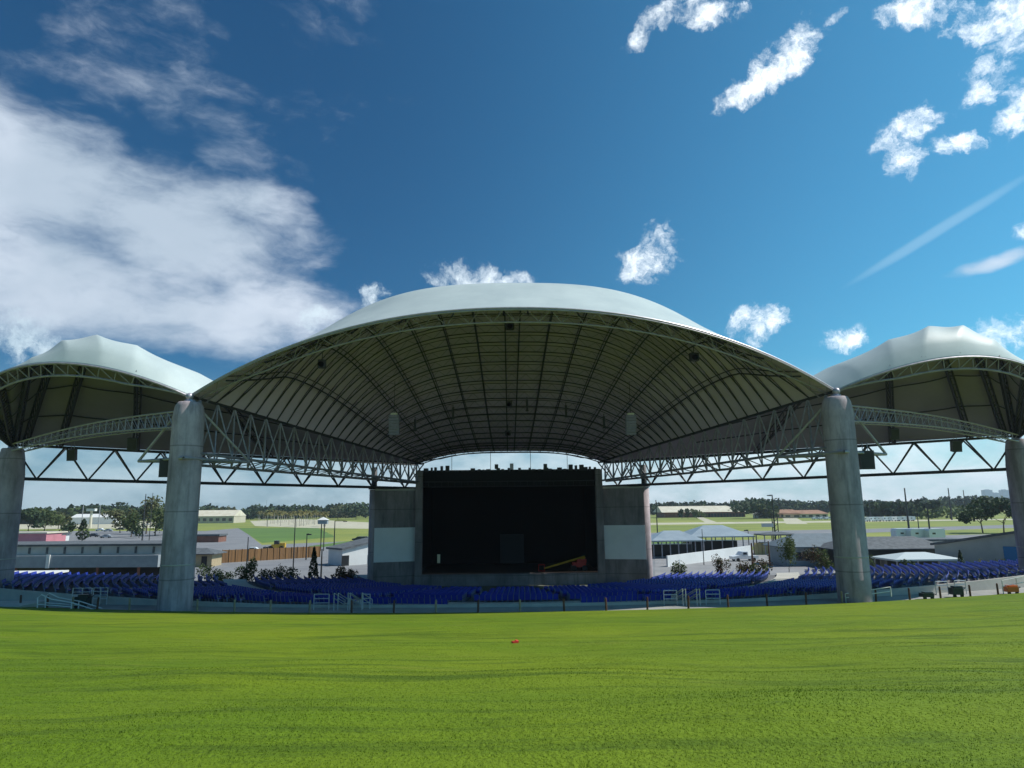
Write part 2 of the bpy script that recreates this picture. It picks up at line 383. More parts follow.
# grass blades close to the camera
def blades():
    n = 420000
    y = 2.5 + (rng.random(n)**2.1)*58; x = CAM.x + (rng.random(n)*2-1)*(y*.9+2)
    z = np.array([lawn_z(a, b) for a, b in zip(x, y)])-.005
    clump = .5+.5*np.sin(x*2.1+3*np.sin(y*1.3))*np.sin(y*3.1+2*np.sin(x*.8))
    h = (.011+.016*rng.random(n)+.013*clump*rng.random(n))*np.clip(1.1-y*.022, .35, 1); w = .0026+.0004*y
    a = rng.random(n)*2*np.pi; lx = (rng.random(n)-.5)*h*1.1; ly = (rng.random(n)-.5)*h*1.1
    dx = np.cos(a)*w; dy = np.sin(a)*w
    V = np.empty((n, 3, 3))
    V[:, 0] = np.stack([x-dx, y-dy, z], 1); V[:, 1] = np.stack([x+dx, y+dy, z], 1); V[:, 2] = np.stack([x+lx, y+ly, z+h], 1)
    me = bpy.data.meshes.new('grass'); me.vertices.add(3*n); me.vertices.foreach_set('co', V.reshape(-1))
    me.loops.add(3*n); me.loops.foreach_set('vertex_index', np.arange(3*n, dtype=np.int32))
    me.polygons.add(n); me.polygons.foreach_set('loop_start', np.arange(0, 3*n, 3, dtype=np.int32))
    me.update(calc_edges=True); me.materials.append(bladem)
    o = bpy.data.objects.new('grass', me); COL.objects.link(o)
    stuff(o, 'short green grass blades covering the near lawn', 'grass')
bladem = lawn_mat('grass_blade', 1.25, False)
blades()
# walkway
mb = MB(); xs2 = np.linspace(-110, 110, 90)
mb.grid([[(x, lawn_edge(x)-.3, LZ-.03) for x in xs2], [(x, deck_edge(x)+.15, LZ-.03) for x in xs2]])
mb.grid([[(x, deck_edge(x)+.15, LZ-.03) for x in xs2], [(x, deck_edge(x)+.15, -11.05) for x in xs2]])
struct(mb.build('walkway', concrete))
# ------------------------------------------------------------ seating bowl
SC = Vector((0, 107, 0)); TMAX = rad(72)
def deck_z(R): return -10.15 + .055*(R-22) if R > 22 else -10.15
def rmax(t):
    R = 20.
    while R < 95 and SC.y-R*math.cos(t) > deck_edge(R*math.sin(t)): R += .1
    return R
mb = MB(); ths = np.linspace(-TMAX, TMAX, 81); P = []
for t in ths:
    Rm = rmax(t); P.append([(R*math.sin(t), SC.y-R*math.cos(t), deck_z(R)) for R in np.linspace(21, Rm, 30)])
mb.grid(P, True)
edge = [r[-1] for r in P]; mb.grid([edge, [(p[0], p[1], -11.05) for p in edge]])
inn = [r[0] for r in P]; mb.grid([inn, [(p[0], p[1], -11.05) for p in inn]], True)
for k in (0, -1): mb.grid([P[k], [(p[0], p[1], -11.05) for p in P[k]]], k == 0)
struct(mb.build('seating_deck', mat('deck_concrete', (.15, .15, .155), .85, c2=(.11, .11, .115), vscale=.6)))  # shade between the seat rows is darkened into this concrete's colour
# pale kerb wall behind last row of seats
mb = MB(); ins = []; 
for t in ths:
    Rm = rmax(t); ins.append((Rm*math.sin(t), SC.y-Rm*math.cos(t), max(deck_z(Rm), LZ)+.0))
mb.grid([[(p[0], p[1]-.12, LZ-.1) for p in ins], [(p[0], p[1]-.12, p[2]+.22) for p in ins]])
mb.grid([[(p[0], p[1]-.12, p[2]+.22) for p in ins], [(p[0], p[1]+.12, p[2]+.22) for p in ins]])
mb.grid([[(p[0], p[1]+.12, p[2]+.22) for p in ins], [(p[0], p[1]+.12, LZ-.5) for p in ins]])
T(mb.build('kerb_wall', pale_conc), 'low curved concrete wall between the walkway and the last row of blue seats', 'wall')
# cross aisle sheets
mb = MB()
for (a, b) in ((37.6, 40.4),):
    mb.grid([[(R*math.sin(t), SC.y-R*math.cos(t), deck_z(R)+.006+.25*(R > 0)) for R in (a, b)] for t in ths], True)
    for R in (a, b):
        mb.grid([[(R*math.sin(t), SC.y-R*math.cos(t), deck_z(R)-.1) for t in ths], [(R*math.sin(t), SC.y-R*math.cos(t), deck_z(R)+.256) for t in ths]], R == b)
struct(mb.build('cross_aisle', pale_conc))
def seat_geo():
    v = MB()
    v.mat(0)
    v.box((0, .02, .43), (.46, .44, .06), 0, ('X', rad(6)))
    v.box((0, -.235, .67), (.47, .05, .48), 0, ('X', rad(14)))
    v.box((0, -.30, .925), (.40, .05, .05), 0, ('X', rad(14)))
    v.mat(1)
    for s in (-1, 1):
        v.box((s*.262, -.09, .24), (.035, .12, .48), 0, ('X', rad(12))); v.box((s*.262, .0, .62), (.05, .36, .035))
        v.box((s*.262, -.24, .62), (.03, .05, .50), 0, ('X', rad(14)))
    return v
sg = seat_geo()
cols_xy = [(31.2, 65.6), (-31.2, 65.6), (57, 79), (-57, 79)]
AISLES = [rad(a) for a in (-51, -36, -21, -7.5, 7.5, 21, 36, 51)]
spots = []
R = 22.6
while R < 80:
    if 37.0 < R < 41.0: R += .5; continue
    dt = .56/R; t = -TMAX+.01
    while t < TMAX-.01:
        x = R*math.sin(t); y = SC.y-R*math.cos(t)
        if y > deck_edge(x)+.75 and all(abs(t-a)*R > .75 for a in AISLES) and all((x-cx)**2+(y-cy)**2 > 4.2 for cx, cy in cols_xy):
            spots.append((x, y, deck_z(R), t))
        t += dt
    R += .92
spots.sort(key=lambda s: (s[0]-CAM.x)**2+s[1]**2)
vis = []
rest = []
dirv = (cf, cr, cu)
for s in spots:
    d = Vector((s[0], s[1], s[2]+.6))-CAM; k = d.dot(cf); px = 512+FPX*d.dot(cr)/k
    hid = (162 < px < 196) or (843 < px < 873) or px < 2 or px > 1022
    (vis if (len(vis) < 300 and not hid) else rest).append(s)
proto = sg.build('stadium_seat', [seat_blue, seat_metal])
T(proto, 'blue plastic stadium seat with grey metal standards, in the back rows nearest the lawn', 'seat', 'blue seats in the back rows nearest the lawn')
for i, (x, y, z, t) in enumerate(vis):
    o = proto if i == 0 else proto.copy()
    if i: COL.objects.link(o)
    o.location = (x, y, z); o.rotation_euler = (0, 0, t)
# remaining thousands as one object
sv = np.array(sg.v); sf = np.array(sg.f, dtype=np.int32); sm = np.array(sg.m, dtype=np.int32); nv = len(sv); nf = len(sf); n = len(rest)
V = np.empty((n, nv, 3))
for i, (x, y, z, t) in enumerate(rest):
    c, s_ = math.cos(t), math.sin(t)
    V[i, :, 0] = sv[:, 0]*c-sv[:, 1]*s_+x; V[i, :, 1] = sv[:, 0]*s_+sv[:, 1]*c+y; V[i, :, 2] = sv[:, 2]+z
me = bpy.data.meshes.new('seat_rows'); me.vertices.add(n*nv); me.vertices.foreach_set('co', V.reshape(-1))
fi = (sf[None]+(np.arange(n, dtype=np.int32)*nv)[:, None, None]).reshape(-1)
me.loops.add(len(fi)); me.loops.foreach_set('vertex_index', fi.astype(np.int32)); me.polygons.add(n*nf)
me.polygons.foreach_set('loop_start', np.arange(0, len(fi), 4, dtype=np.int32)); me.polygons.foreach_set('material_index', np.tile(sm, n))
me.materials.append(seat_blue); me.materials.append(seat_metal); me.update(calc_edges=True)
o = bpy.data.objects.new('seat_rows', me); COL.objects.link(o); stuff(o, 'thousands of blue stadium seats filling the curved rows down to the stage', 'seats')
# ------------------------------------------------------------ columns
MZ = 11.0; MX, MY = 31.4, 65.6; OX, OY, OZ = 57.0, 79.0, 7.9
SX, SY, SZ = 13.8, 105.0, 6.9
OXS = {-1: 57.3, 1: 58.9}
SIDE = {-1: 'left', 1: 'right'}
def column(x, y, r, ztop, zbase, cone, label, ringz=None, cat='column', grp='concrete roof columns'):
    o = thing('concrete_column', (x, y, zbase), label, cat, grp)
    mb = MB(); zc = ztop-cone
    mb.lathe((x, y, 0), [(r*1.04, zbase-.6), (r*1.04, zbase+2.0), (r*1.035, zbase+2.02), (r, zc-.1), (r*.985, zc), (r*.90, lerp(zc, ztop, .5)), (r*.76, ztop-.48), (r*.70, ztop-.40), (0, ztop-.40)], 40)
    mb.build('shaft', colconc, o, True)
    mb = MB(); mb.lathe((x, y, 0), [(r*.36, ztop-.45), (r*.36, ztop-.2), (r*.3, ztop-.12), (.1, ztop-.05)], 20); mb.build('steel_cap', steel_l, o, True)
    mb = MB(); zz = zbase+4.0
    mb.lathe((x, y, 0), [(r*1.0, zz), (r*1.045, zz), (r*1.045, zz+.10), (r*1.0, zz+.10)], 40); mb.build('band', pale_conc, o, True)
    return o
for s in (-1, 1):
    column(s*MX, MY, 1.43, MZ-.25, LZ, 1.7, 'large weathered concrete column at the %s corner of the central canopy, nearest the lawn' % SIDE[s])
    column(s*OXS[s], OY, 1.43, OZ-.2, -9.0, 3.2, 'concrete column with a conical head at the far %s edge of the photo' % SIDE[s])
for s in (-1, 1):
    x, y = (-20.4 if s < 0 else 19.9), 103.0
    o = thing('stage_column', (x, y, -11), 'slim round concrete column at the outer end of the %s stage wing wall' % SIDE[s], 'column', 'slim columns beside the stage')
    mb = MB(); mb.lathe((x, y, 0), [(.68, -11.1), (.66, 2.9), (0, 2.9)], 24); mb.build('shaft', colconc, o, True)
    mb = MB(); mb.lathe((x, y, 0), [(.42, 3.2), (.42, 6.2), (0, 6.2)], 16); mb.build('steel_post', steel_d, o, True)
    mb = MB(); mb.lathe((x, y, 0), [(.66, 2.95), (.82, 2.95), (.82, 3.2), (.5, 3.2)], 24); mb.build('steel_cap', steel_d, o, True)
# ------------------------------------------------------------ central canopy
CV = [(0, 17.35), (.1, 20.3), (.2, 22.9), (.3, 23.1), (.4, 21.8), (.55, 18.3), (.7, 14.4), (.85, 11.2), (1, 8.6)]
def cr_interp(T_, v):
    v = min(1, max(0, v))
    for i in range(len(T_)-1):
        if v <= T_[i+1][0]+1e-9: break
    x0, y0 = T_[i]; x1, y1 = T_[i+1]
    def sl(k):
        if k <= 0: return (T_[1][1]-T_[0][1])/(T_[1][0]-T_[0][0])
        if k >= len(T_)-1: return (T_[-1][1]-T_[-2][1])/(T_[-1][0]-T_[-2][0])
        return (T_[k+1][1]-T_[k-1][1])/(T_[k+1][0]-T_[k-1][0])
    h = x1-x0; t = (v-x0)/h; m0 = sl(i)*h; m1 = sl(i+1)*h
    return (2*t**3-3*t*t+1)*y0+(t**3-2*t*t+t)*m0+(-2*t**3+3*t*t)*y1+(t**3-t*t)*m1
BUL = 7.5
def vault(u, v, dz=0.):
    Wd = lerp(MX, SX, v); zb = lerp(MZ, SZ, v)
    yb = lerp(MY, SY, v)-BUL*(1-u*u)*(1-v)**1.3
    h = cr_interp(CV, v)-zb
    z = zb+h*(1-abs(u)**(2.2+1.0*min(1, v/.2)))
    return Vector((u*Wd, yb, z+dz))
cc = thing('central_canopy', (0, 85, 7), 'great central vaulted canopy of pale fabric over steel purlins, highest of the three roofs', 'canopy', 'fabric roof canopies')
def skin(fn, nu, nv, th=.10, flip=False):
    mb = MB(); top = []; bot = []
    U = np.linspace(-1, 1, nu) if fn is vault else WU
    for j in range(nv+1):
        v = j/nv; top.append([fn(u, v, th) for u in U]); bot.append([fn(u, v, 0) for u in U])
    mb.mat(0).grid(top, flip); mb.mat(1).grid(bot, not flip); mb.mat(0)
    mb.grid([bot[0], top[0]], flip); mb.grid([top[-1], bot[-1]], flip)
    return mb
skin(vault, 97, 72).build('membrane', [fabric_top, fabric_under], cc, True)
# fore-and-aft ribs
for u in (-.87, -.74, -.61, -.47, -.33, -.18, -.035, .035, .18, .33, .47, .61, .74, .87):
    mb = MB(); mb.path([vault(u, v, -.55-.25*min(1, 3*v)) for v in np.linspace(.0, .955, 40)], .085, 5)
    mb.path([vault(u, v, -.12) for v in np.linspace(.0, 1, 30)], .05, 4)
    mb.build('rib', steel_d, cc)
# transverse arched purlin trusses
NP = 25
for k in range(NP):
    v = .07+.86*(k/(NP-1))**.92
    mb = MB(); n = 46
    A = lambda t: vault(-1+2*t, v, -.10); B = lambda t: vault(-1+2*t, v, -.10-.85*min(1, 8*t*(1-t)))
    pa = [A(i/n) for i in range(n+1)]; pb = [B(i/n) for i in range(n+1)]
    mb.path(pa, .04, 4); mb.path(pb, .075, 5)
    for i in range(n):
        mb.tube(pa[i], pb[i+1], .022, n=3) if i % 2 else mb.tube(pb[i], pa[i+1], .022, n=3)
    mb.build('purlin', steel_d, cc)
# front arch truss (triangular section) and back arch truss
def arch_truss(fn, v, dv, dep, n, nm, par, rr=.10, mm=steel):
    mb = MB()
    A = [fn(-1+2*i/n if fn is vault else i/n, v, -.12) for i in range(n+1)]
    def k(i): return min(1, 9*(i/n)*(1-i/n))
    B = [fn(-1+2*i/n if fn is vault else i/n, v+dv, -dep*k(i)-.1) for i in range(n+1)]
    B = [Vector((b.x, b.y, a.z-.05-dep*k(i))) for i, (a, b) in enumerate(zip(A, B))]
    Cc = [fn(-1+2*i/n if fn is vault else i/n, min(1, v+2*dv) if v+2*dv <= 1 else 1, -.2) for i in range(n+1)]
    mb.path(A, rr*1.2, 6); mb.path(B, rr*1.1, 6); mb.path(Cc, rr, 5)
    for i in range(n):
        if i % 2: mb.tube(A[i], B[i+1], rr*.42, n=4); mb.tube(Cc[i], B[i+1], rr*.42, n=4)
        else: mb.tube(B[i], A[i+1], rr*.42, n=4); mb.tube(B[i], Cc[i+1], rr*.42, n=4)
    mb.build(nm, mm, par)
arch_truss(vault, 0, .022, .80, 60, 'front_arch', cc, .075)
mb = MB(); mb.path([vault(u, -.0, .05) for u in np.linspace(-1, 1, 80)], .09, 6); mb.build('edge_cable', steel_l, cc)
arch_truss(vault, .95, .025, .9, 40, 'back_arch', cc, .08, steel_d)
# under-canopy equipment
def lampbox(x, y, Y, name, label, sz=.75):
    p = atY(x, y, Y); o = thing(name, p, label, 'spotlight', 'small fixtures under the central canopy')
    mb = MB(); mb.box(p, (sz, .6, sz), .2); hs_ = mb.build('housing', steel_d, o)
    mb = MB(); mb.tube(p+Vector((0, -.3, -.05)), p+Vector((0, -.42, -.1)), sz*.3, sz*.36, 12, True); mb.build('lens', black, hs_)
    mb = MB(); mb.tube(p+Vector((0, 0, sz/2)), p+Vector((0, 0, sz/2+.8)), .04); mb.build('bracket', steel_d, o)
lampbox(510, 326, 70, 'spotlight', 'black fixture hung at the crown of the central canopy just behind its front arch', .8)
lampbox(322, 364, 66, 'spotlight', 'black fixture high under the left part of the central canopy', .8)
lampbox(694, 357, 66, 'spotlight', 'black fixture high under the right part of the central canopy', .8)
lampbox(509, 404, 88, 'spotlight', 'black fixture on the canopy centreline, above the middle of the bowl', .7)
lampbox(508, 433, 96, 'spotlight', 'black fixture on the canopy centreline, closest to the stage opening', .7)
for i, (x, y) in enumerate([(453, 413), (527, 405), (566, 411), (604, 422), (415, 425)]):
    p = atY(x, y, 90); mb = MB(); mb.box(p, (.28, .28, 1.5)); mb.box(p+Vector((0, 0, .85)), (.1, .1, .5)); mb.box(p+Vector((0, -.05, -.78)), (.4, .4, .12))
    T(mb.build('hanging_lamp', steel_d), ['slim dark lamp left of the canopy centreline fixtures', 'slim dark lamp just right of the canopy centreline', 'slim dark lamp second right of the canopy centreline', 'slim dark lamp farthest right under the rear of the canopy', 'slim dark lamp farthest left under the rear of the canopy'][i], 'lamp', 'slim lamps under the rear canopy')
for s, (x, y) in ((-1, (394, 425)), (1, (631, 425))):
    p = atY(x, y, 84); o = thing('line_array', p, 'pale grey hanging loudspeaker column under the %s half of the central canopy' % SIDE[s], 'loudspeaker', 'hanging loudspeaker columns')
    mb = MB(); n = 7
    for k in range(n):
        mb.box(p+Vector((0, .01*k*k, 1.05-.34*k)), (1.25, .7, .31), 0, ('X', rad(2.2*k)))
    mb.build('cabinet', arrgrey, o)
    mb = MB(); mb.box(p+Vector((0, 0, 1.36)), (.8, .55, .22)); mb.build('flying_frame', white, o)
    mb = MB(); mb.tube(p+Vector((0, 0, 1.4)), p+Vector((0, 0, 5.5)), .03, n=4); mb.build('cable', steel_d, o)
# ------------------------------------------------------------ wing canopies and trusses
KN = [0, .05, .12, .20, .30, .42, .58, .76, 1]
WU = np.unique(np.concatenate([np.linspace(KN[i], KN[i+1], 13) for i in range(8)]))
def wing_fn(sg):
    OX = OXS[sg]
    Mp = Vector((sg*MX, MY, MZ)); Op = Vector((sg*OX, OY, OZ)); Sp = Vector((sg*SX, SY, SZ))
    nrm = Vector((sg*.468, -.884, 0))
    def arch(t):
        b = 4*t*(1-t); return Mp.lerp(Op, t)+nrm*(7.4*b**.8*(1+.55*t*t))+Vector((0, 0, 4.75*b**.9*(1.05-.31*t)))
    def fn(t, s, dz=0.):
        g = 1-(1-t)**11; a = arch(t); e = Sp.lerp(Op, g)
        p = a.lerp(e, s)
        b = (4*t*(1-t)); hs = (math.sin(math.pi*min(1, s)**.62))**1.1 if 0 < s < 1 else 0
        prog = float(np.interp(t, KN, range(len(KN)))); dip = abs(math.sin(math.pi*prog))
        q = min(1, max(0, (t-.07)/(.48 if sg < 0 else .62))); p.z += hs*(8.3*b**.50*(1-.88*q*q*(3-2*q))) - .45*dip*hs*b**.4 + dz
        return p
    return fn, arch
for sg_ in (-1, 1):
    fn, arch = wing_fn(sg_)
    nm = SIDE[sg_]
    wc = thing('wing_canopy', (sg_*45, 80, 8), '%s domed side canopy of pale fabric on dark curved ribs' % nm, 'canopy', 'fabric roof canopies')
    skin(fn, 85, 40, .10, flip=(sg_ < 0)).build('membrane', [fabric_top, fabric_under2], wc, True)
    for t in KN[1:-1]:
        mb = MB(); n = 26
        A = [fn(t, i/n*.97+.01, -.50) for i in range(n+1)]; B = [fn(t, i/n*.97+.01, -.50-.9*min(1, 5*(i/n)*(1-i/n))) for i in range(n+1)]
        A2 = [a+Vector((.35, 0, 0)) for a in A]; A1 = [a-Vector((.35, 0, 0)) for a in A]
        mb.path(A1, .10, 4); mb.path(A2, .10, 4); mb.path(B, .13, 5)
        for i in range(n):
            mb.tube(A1[i], B[i+1], .05, n=3); mb.tube(A2[i+1], B[i], .05, n=3)
        mb.build('rib', steel_d, wc)
    for s in (.12, .27, .43, .6, .78):
        mb = MB(); mb.path([fn(t, s, -.42) for t in np.linspace(.02, .97, 60)], .07, 4); mb.build('purlin', steel_d, wc)
    mb = MB(); n = 44
    A = [fn(i/n, 0, -.1) for i in range(n+1)]; B = [a+Vector((-sg_*.468*.7, .884*.7, -1.05))*min(1, 8*(i/n)*(1-i/n)) for i, a in enumerate(A)]
    C2 = [fn(i/n, .05, -.2) for i in range(n+1)]
    mb.path(A, .12, 6); mb.path(B, .11, 6); mb.path(C2, .08)
    for i in range(n):
        if i % 2: mb.tube(A[i], B[i+1], .05, n=4)
        else: mb.tube(B[i], A[i+1], .05, n=4)
    mb.build('front_arch', steel, wc)
    # main truss M -> S
    Mp = Vector((sg_*MX, MY, MZ)); Sp = Vector((sg_*SX, SY, SZ)); Op = Vector((sg_*OXS[sg_], OY, OZ))
    tt = thing('main_truss', (sg_*22, 85, 4), 'deep triangular steel truss running back from the %s front column to the stage' % nm, 'truss', 'steel roof trusses')
    ax = (Sp-Mp).normalized(); lat = Vector((ax.y, -ax.x, 0)).normalized()
    zb0, zb1 = 5.0, 3.9
    n = 19
    def bot(k, off): t = k/n; p = Mp.lerp(Sp, t); return Vector((p.x, p.y, lerp(zb0-.45*off*sg_, zb1, t)))+lat*off*lerp(1.25, .8, t)
    mb = MB(); mb.tube(Mp, Sp, .17, n=8); mb.build('top_chord', steel_d, tt)
    for off in (-1, 1):
        mb = MB(); mb.tube(bot(0, off), bot(n, off), .14, n=8); mb.build('bottom_chord', steel, tt)
    mb = MB()
    for k in range(n):
        m = Mp.lerp(Sp, (k+.5)/n)
        for off in (-1, 1):
            mb.tube(bot(k, off), m, .085, n=6); mb.tube(m, bot(k+1, off), .085, n=6)
        mb.tube(bot(k, -1), bot(k, 1), .06, n=5); mb.tube(bot(k, -1), bot(k+1, 1), .045, n=4)
    mb.build('web', steel, tt)
    # rear edge truss O -> S
    rt = thing('edge_truss', (sg_*38, 91, 4), 'long horizontal triangular truss under the rear edge of the %s side canopy' % nm, 'truss', 'steel roof trusses')
    n = 10; E0 = Vector((Op.x, Op.y, 7.7)); E1 = Vector((Sp.x, Sp.y, 6.7)); ax = (E1-E0).normalized(); lat = Vector((ax.y, -ax.x, 0)).normalized()
    for off in (-1.2, 1.2):
        mb = MB(); mb.tube(E0+lat*off*.3, E1+lat*off, .13, n=6); mb.build('top_chord', steel_d, rt)
    bt = lambda k: Vector((lerp(E0.x, E1.x, k/n), lerp(E0.y, E1.y, k/n), lerp(3.9, 3.1, k/n)))
    mb = MB(); mb.tube(bt(0), bt(n), .19, n=8); mb.build('bottom_chord', steel_d, rt)
    mb = MB()
    for k in range(n):
        b = bt(k+.5)
        for off in (-1.2, 1.2):
            f = .3 if k == 0 else 1
            mb.tube(E0.lerp(E1, k/n)+lat*off*f, b, .10, n=6); mb.tube(b, E0.lerp(E1, (k+1)/n)+lat*off, .10, n=6)
    mb.build('web', steel_d, rt)
    # light tie truss M -> O
    ti = thing('tie_truss', (sg_*44, 72, 8), 'pale light box truss linking the %s front column to the outer column head' % nm, 'truss', 'steel roof trusses')
    A0 = Mp+Vector((sg_*.8, 0, -1.6)); A1 = Vector((Op.x-sg_*1.2, Op.y-.8, OZ-.2)); n = 26
    def tie(k, dy, top):
        t = k/n; p = A0.lerp(A1, t); h = lerp(1.5, .75, t)
        return p+Vector((-.3*dy*sg_, .6*dy, (0 if top else -h)+.5*math.sin(math.pi*t)))
    cs = {(dy, tp): [tie(k, dy, tp) for k in range(n+1)] for dy in (-1, 1) for tp in (0, 1)}
    for c_ in cs.values(): 
        mb = MB(); mb.path(c_, .085, 6); mb.build('chord', steel_l, ti)
    mb = MB()
    for k in range(n):
        for dy in (-1, 1):
            mb.tube(cs[(dy, 0)][k], cs[(dy, 1)][k+1], .045, n=4); mb.tube(cs[(dy, 1)][k], cs[(dy, 0)][k], .045, n=4)
        for tp in (0, 1): mb.tube(cs[(-1, tp)][k], cs[(1, tp)][k+1], .035, n=4)
    mb.build('web', steel_l, ti)
    # raking pipes and ring at the front column head
    bf = thing('column_bracing', (sg_*MX, MY, 5), 'raking steel pipes bracing the head of the %s front column' % nm, 'bracing', 'pipe bracing at the column heads')
    Zr = 4.9; nod = [Mp+Vector((sg_*5.6, 2.2, 0)), Mp+Vector((-sg_*4.3, -.2+5.0, 0)), Mp+Vector((-sg_*.6, -1.75, 0)), Mp+Vector((sg_*1.5, 3.5, 0))]
    for q in nod: q.z = Zr
    for q in nod[:3]:
        mb = MB()
        if q is nod[2]: mb.path([Mp+Vector((0, -.5, -.1)), Mp+Vector((-sg_*.2, -1.62, -1.1)), q], .12, 8)
        else: mb.tube(Mp+Vector((0, -.2, -.25)), q, .13, n=8, cap=True); mb.build('strut', steel_l, bf)
    mb = MB(); 
    for a, b in ((0, 2), (2, 1), (0, 3), (3, 1)): mb.tube(nod[a], nod[b], .13, n=8)
    mb.build('ring_pipe', steel_l, bf)
    mb = MB(); mb.lathe(Mp+Vector((0, -.2, -.1)), [(0, -.38), (.27, -.27), (.38, 0), (.27, .27), (0, .38)], 12); mb.build('node_ball', steel_l, bf, True)
def cabinet(x, y, Y, w, h, label, rz=0.2, tilt=12, hang=1.2):
    p = atY(x, y, Y); o = thing('loudspeaker', p, label, 'loudspeaker', 'dark loudspeakers hung from the trusses')
    mb = MB(); mb.box(p, (w, w*.8, h), rz, ('X', rad(tilt))); cb = mb.build('cabinet', boxgrey, o)
    mb = MB(); mb.box(p+Matrix.Rotation(rz, 3, 'Z') @ Matrix.Rotation(rad(tilt), 3, 'X') @ Vector((0, -w*.41, 0)), (w*.86, .03, h*.88), rz, ('X', rad(tilt))); mb.build('grille', steel_d, cb)
    mb = MB(); mb.tube(p+Vector((-w*.2, 0, h*.4)), p+Vector((-w*.2, 0, h*.5+hang)), .035); mb.tube(p+Vector((w*.2, 0, h*.4)), p+Vector((w*.2, 0, h*.5+hang)), .035); mb.build('bracket', steel, o)
cabinet(72, 455, 78, .85, 1.25, 'small dark loudspeaker hung under the left side canopy, nearer the photo edge')
cabinet(167, 468, 66, 1.15, 1.75, 'large dark loudspeaker beside the left front column', .15, 3, .8)
cabinet(133, 444, 74, .95, 1.3, 'dark loudspeaker tucked under the left tie truss end', .2)
cabinet(866, 460, 66, 1.25, 1.8, 'large dark loudspeaker beside the right front column', -.2, 3, .8)
cabinet(956, 446, 76, .95, 1.25, 'small dark loudspeaker hung under the right side canopy, nearer the photo edge', -.25)
cabinet(894, 434, 74, .85, 1.2, 'dark loudspeaker tucked under the right tie truss', -.2)
# ------------------------------------------------------------ stage house
sh = thing('stage_house', (0, 112, -11), 'black open stage house between two concrete wing walls under the canopy', 'stage')
mb = MB()
mb.box((0, 122.2, -2.6), (28, .4, 16.8)); mb.box((-14.0, 113.5, -2.6), (.5, 17.2, 16.8)); mb.box((13.3, 113.5, -2.6), (.5, 17.2, 16.8)); mb.box((0, 113.6, 5.55), (27.4, 17, .5))
mb.build('shell', black, sh)
mb = MB(); mb.box((0, 113, -9.9), (27.4, 18, 1.0)); mb.build('stage_floor', mat('stage_floor', (.05, .03, .02), .6), sh)
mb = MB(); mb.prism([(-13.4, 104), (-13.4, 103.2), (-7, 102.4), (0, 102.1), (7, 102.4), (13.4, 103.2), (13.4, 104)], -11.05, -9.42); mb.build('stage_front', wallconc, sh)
mb = MB(); mb.box((0, 104.3, 4.4), (26.6, .9, 2.2)); mb.build('header_drape', mat('header_black', (.005, .005, .005), .9), sh)
mb = MB(); mb.tube((-13.4, 103.6, 4.0), (13.4, 103.6, 4.0), .09); mb.tube((-13.4, 103.6, 3.2), (13.4, 103.6, 3.2), .05)
for k in range(28): mb.tube((-13.4+k*.99, 103.6, 3.2), (-13.4+k*.99, 103.6, 4.0), .03, n=4)
mb.build('lighting_bar', steel_d, sh)
mb = MB()
for k in range(34):
    x = -12.8+k*.78+random.uniform(-.2, .2); hh = random.choice([.2, .3, .35, .5]) if abs(x) < 9 else random.uniform(.5, .95)
    mb.box((x, 104.3, 5.5+hh/2), (random.uniform(.25, .8), .5, hh), random.uniform(-.3, .3))
mb.build('rigging', steel_d, sh)
for i, x in enumerate((-2.2, 0.1, 5.2)):
    mb = MB(); mb.box((x, 104, 6.2), (.55, .4, .9-.2*(i != 1))); mb.build('junction_box', boxgrey if i != 1 else steel_l, sh)
for s in (-1, 1):
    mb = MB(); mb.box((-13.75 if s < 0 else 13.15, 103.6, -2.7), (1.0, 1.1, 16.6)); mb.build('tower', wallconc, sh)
mb = MB(); mb.box((-10.9, 104.9, -7.3), (.42, .15, 1.25)); mb.build('lit_panel', mat('cream_board', (.75, .7, .5), .6), sh)
mb = MB(); mb.box((0.2, 118, -6.7), (4.0, .15, 4.8)); mb.build('back_panel', mat('backdrop_panel', (.03, .03, .036), .8), sh)
for x in (-9.0, -3.1, 3.0, 8.6):
    mb = MB(); mb.tube((x, 104.6, 5.6), (x, 104.6, 9.5-abs(x)*.12), .035, n=4); mb.build('cable', steel_d, sh)
for s in (-1, 1):
    ww = thing('wing_wall', (s*17, 103, -11), 'tall concrete wing wall on the %s of the stage with a pale screen panel on it' % SIDE[s], 'wall', 'wing walls beside the stage')
    a = Vector((-14.25 if s < 0 else 13.65, 103.9, 0)); b = Vector((-20.1 if s < 0 else 19.6, 102.3, 0)); d = (b-a).normalized(); nn = Vector((d.y, -d.x, 0)); nn = nn if nn.y < 0 else -nn
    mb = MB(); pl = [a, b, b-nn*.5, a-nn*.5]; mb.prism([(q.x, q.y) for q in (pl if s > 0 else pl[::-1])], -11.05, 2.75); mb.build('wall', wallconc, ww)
    mb = MB(); q0, q1 = a+nn*.02, b+nn*.02
    mb.prism([(q.x, q.y) for q in ((q0, q1, q1+nn*.1, q0+nn*.1)[::-s])], -7.55, -2.65); mb.build('screen_panel', screenm, ww)
    mb = MB(); mb.prism([(q.x, q.y) for q in ((a+nn*.1, b+nn*.1, b-nn*.6, a-nn*.6)[::-s])], 2.75, 3.05); mb.build('coping', pale_conc, ww)
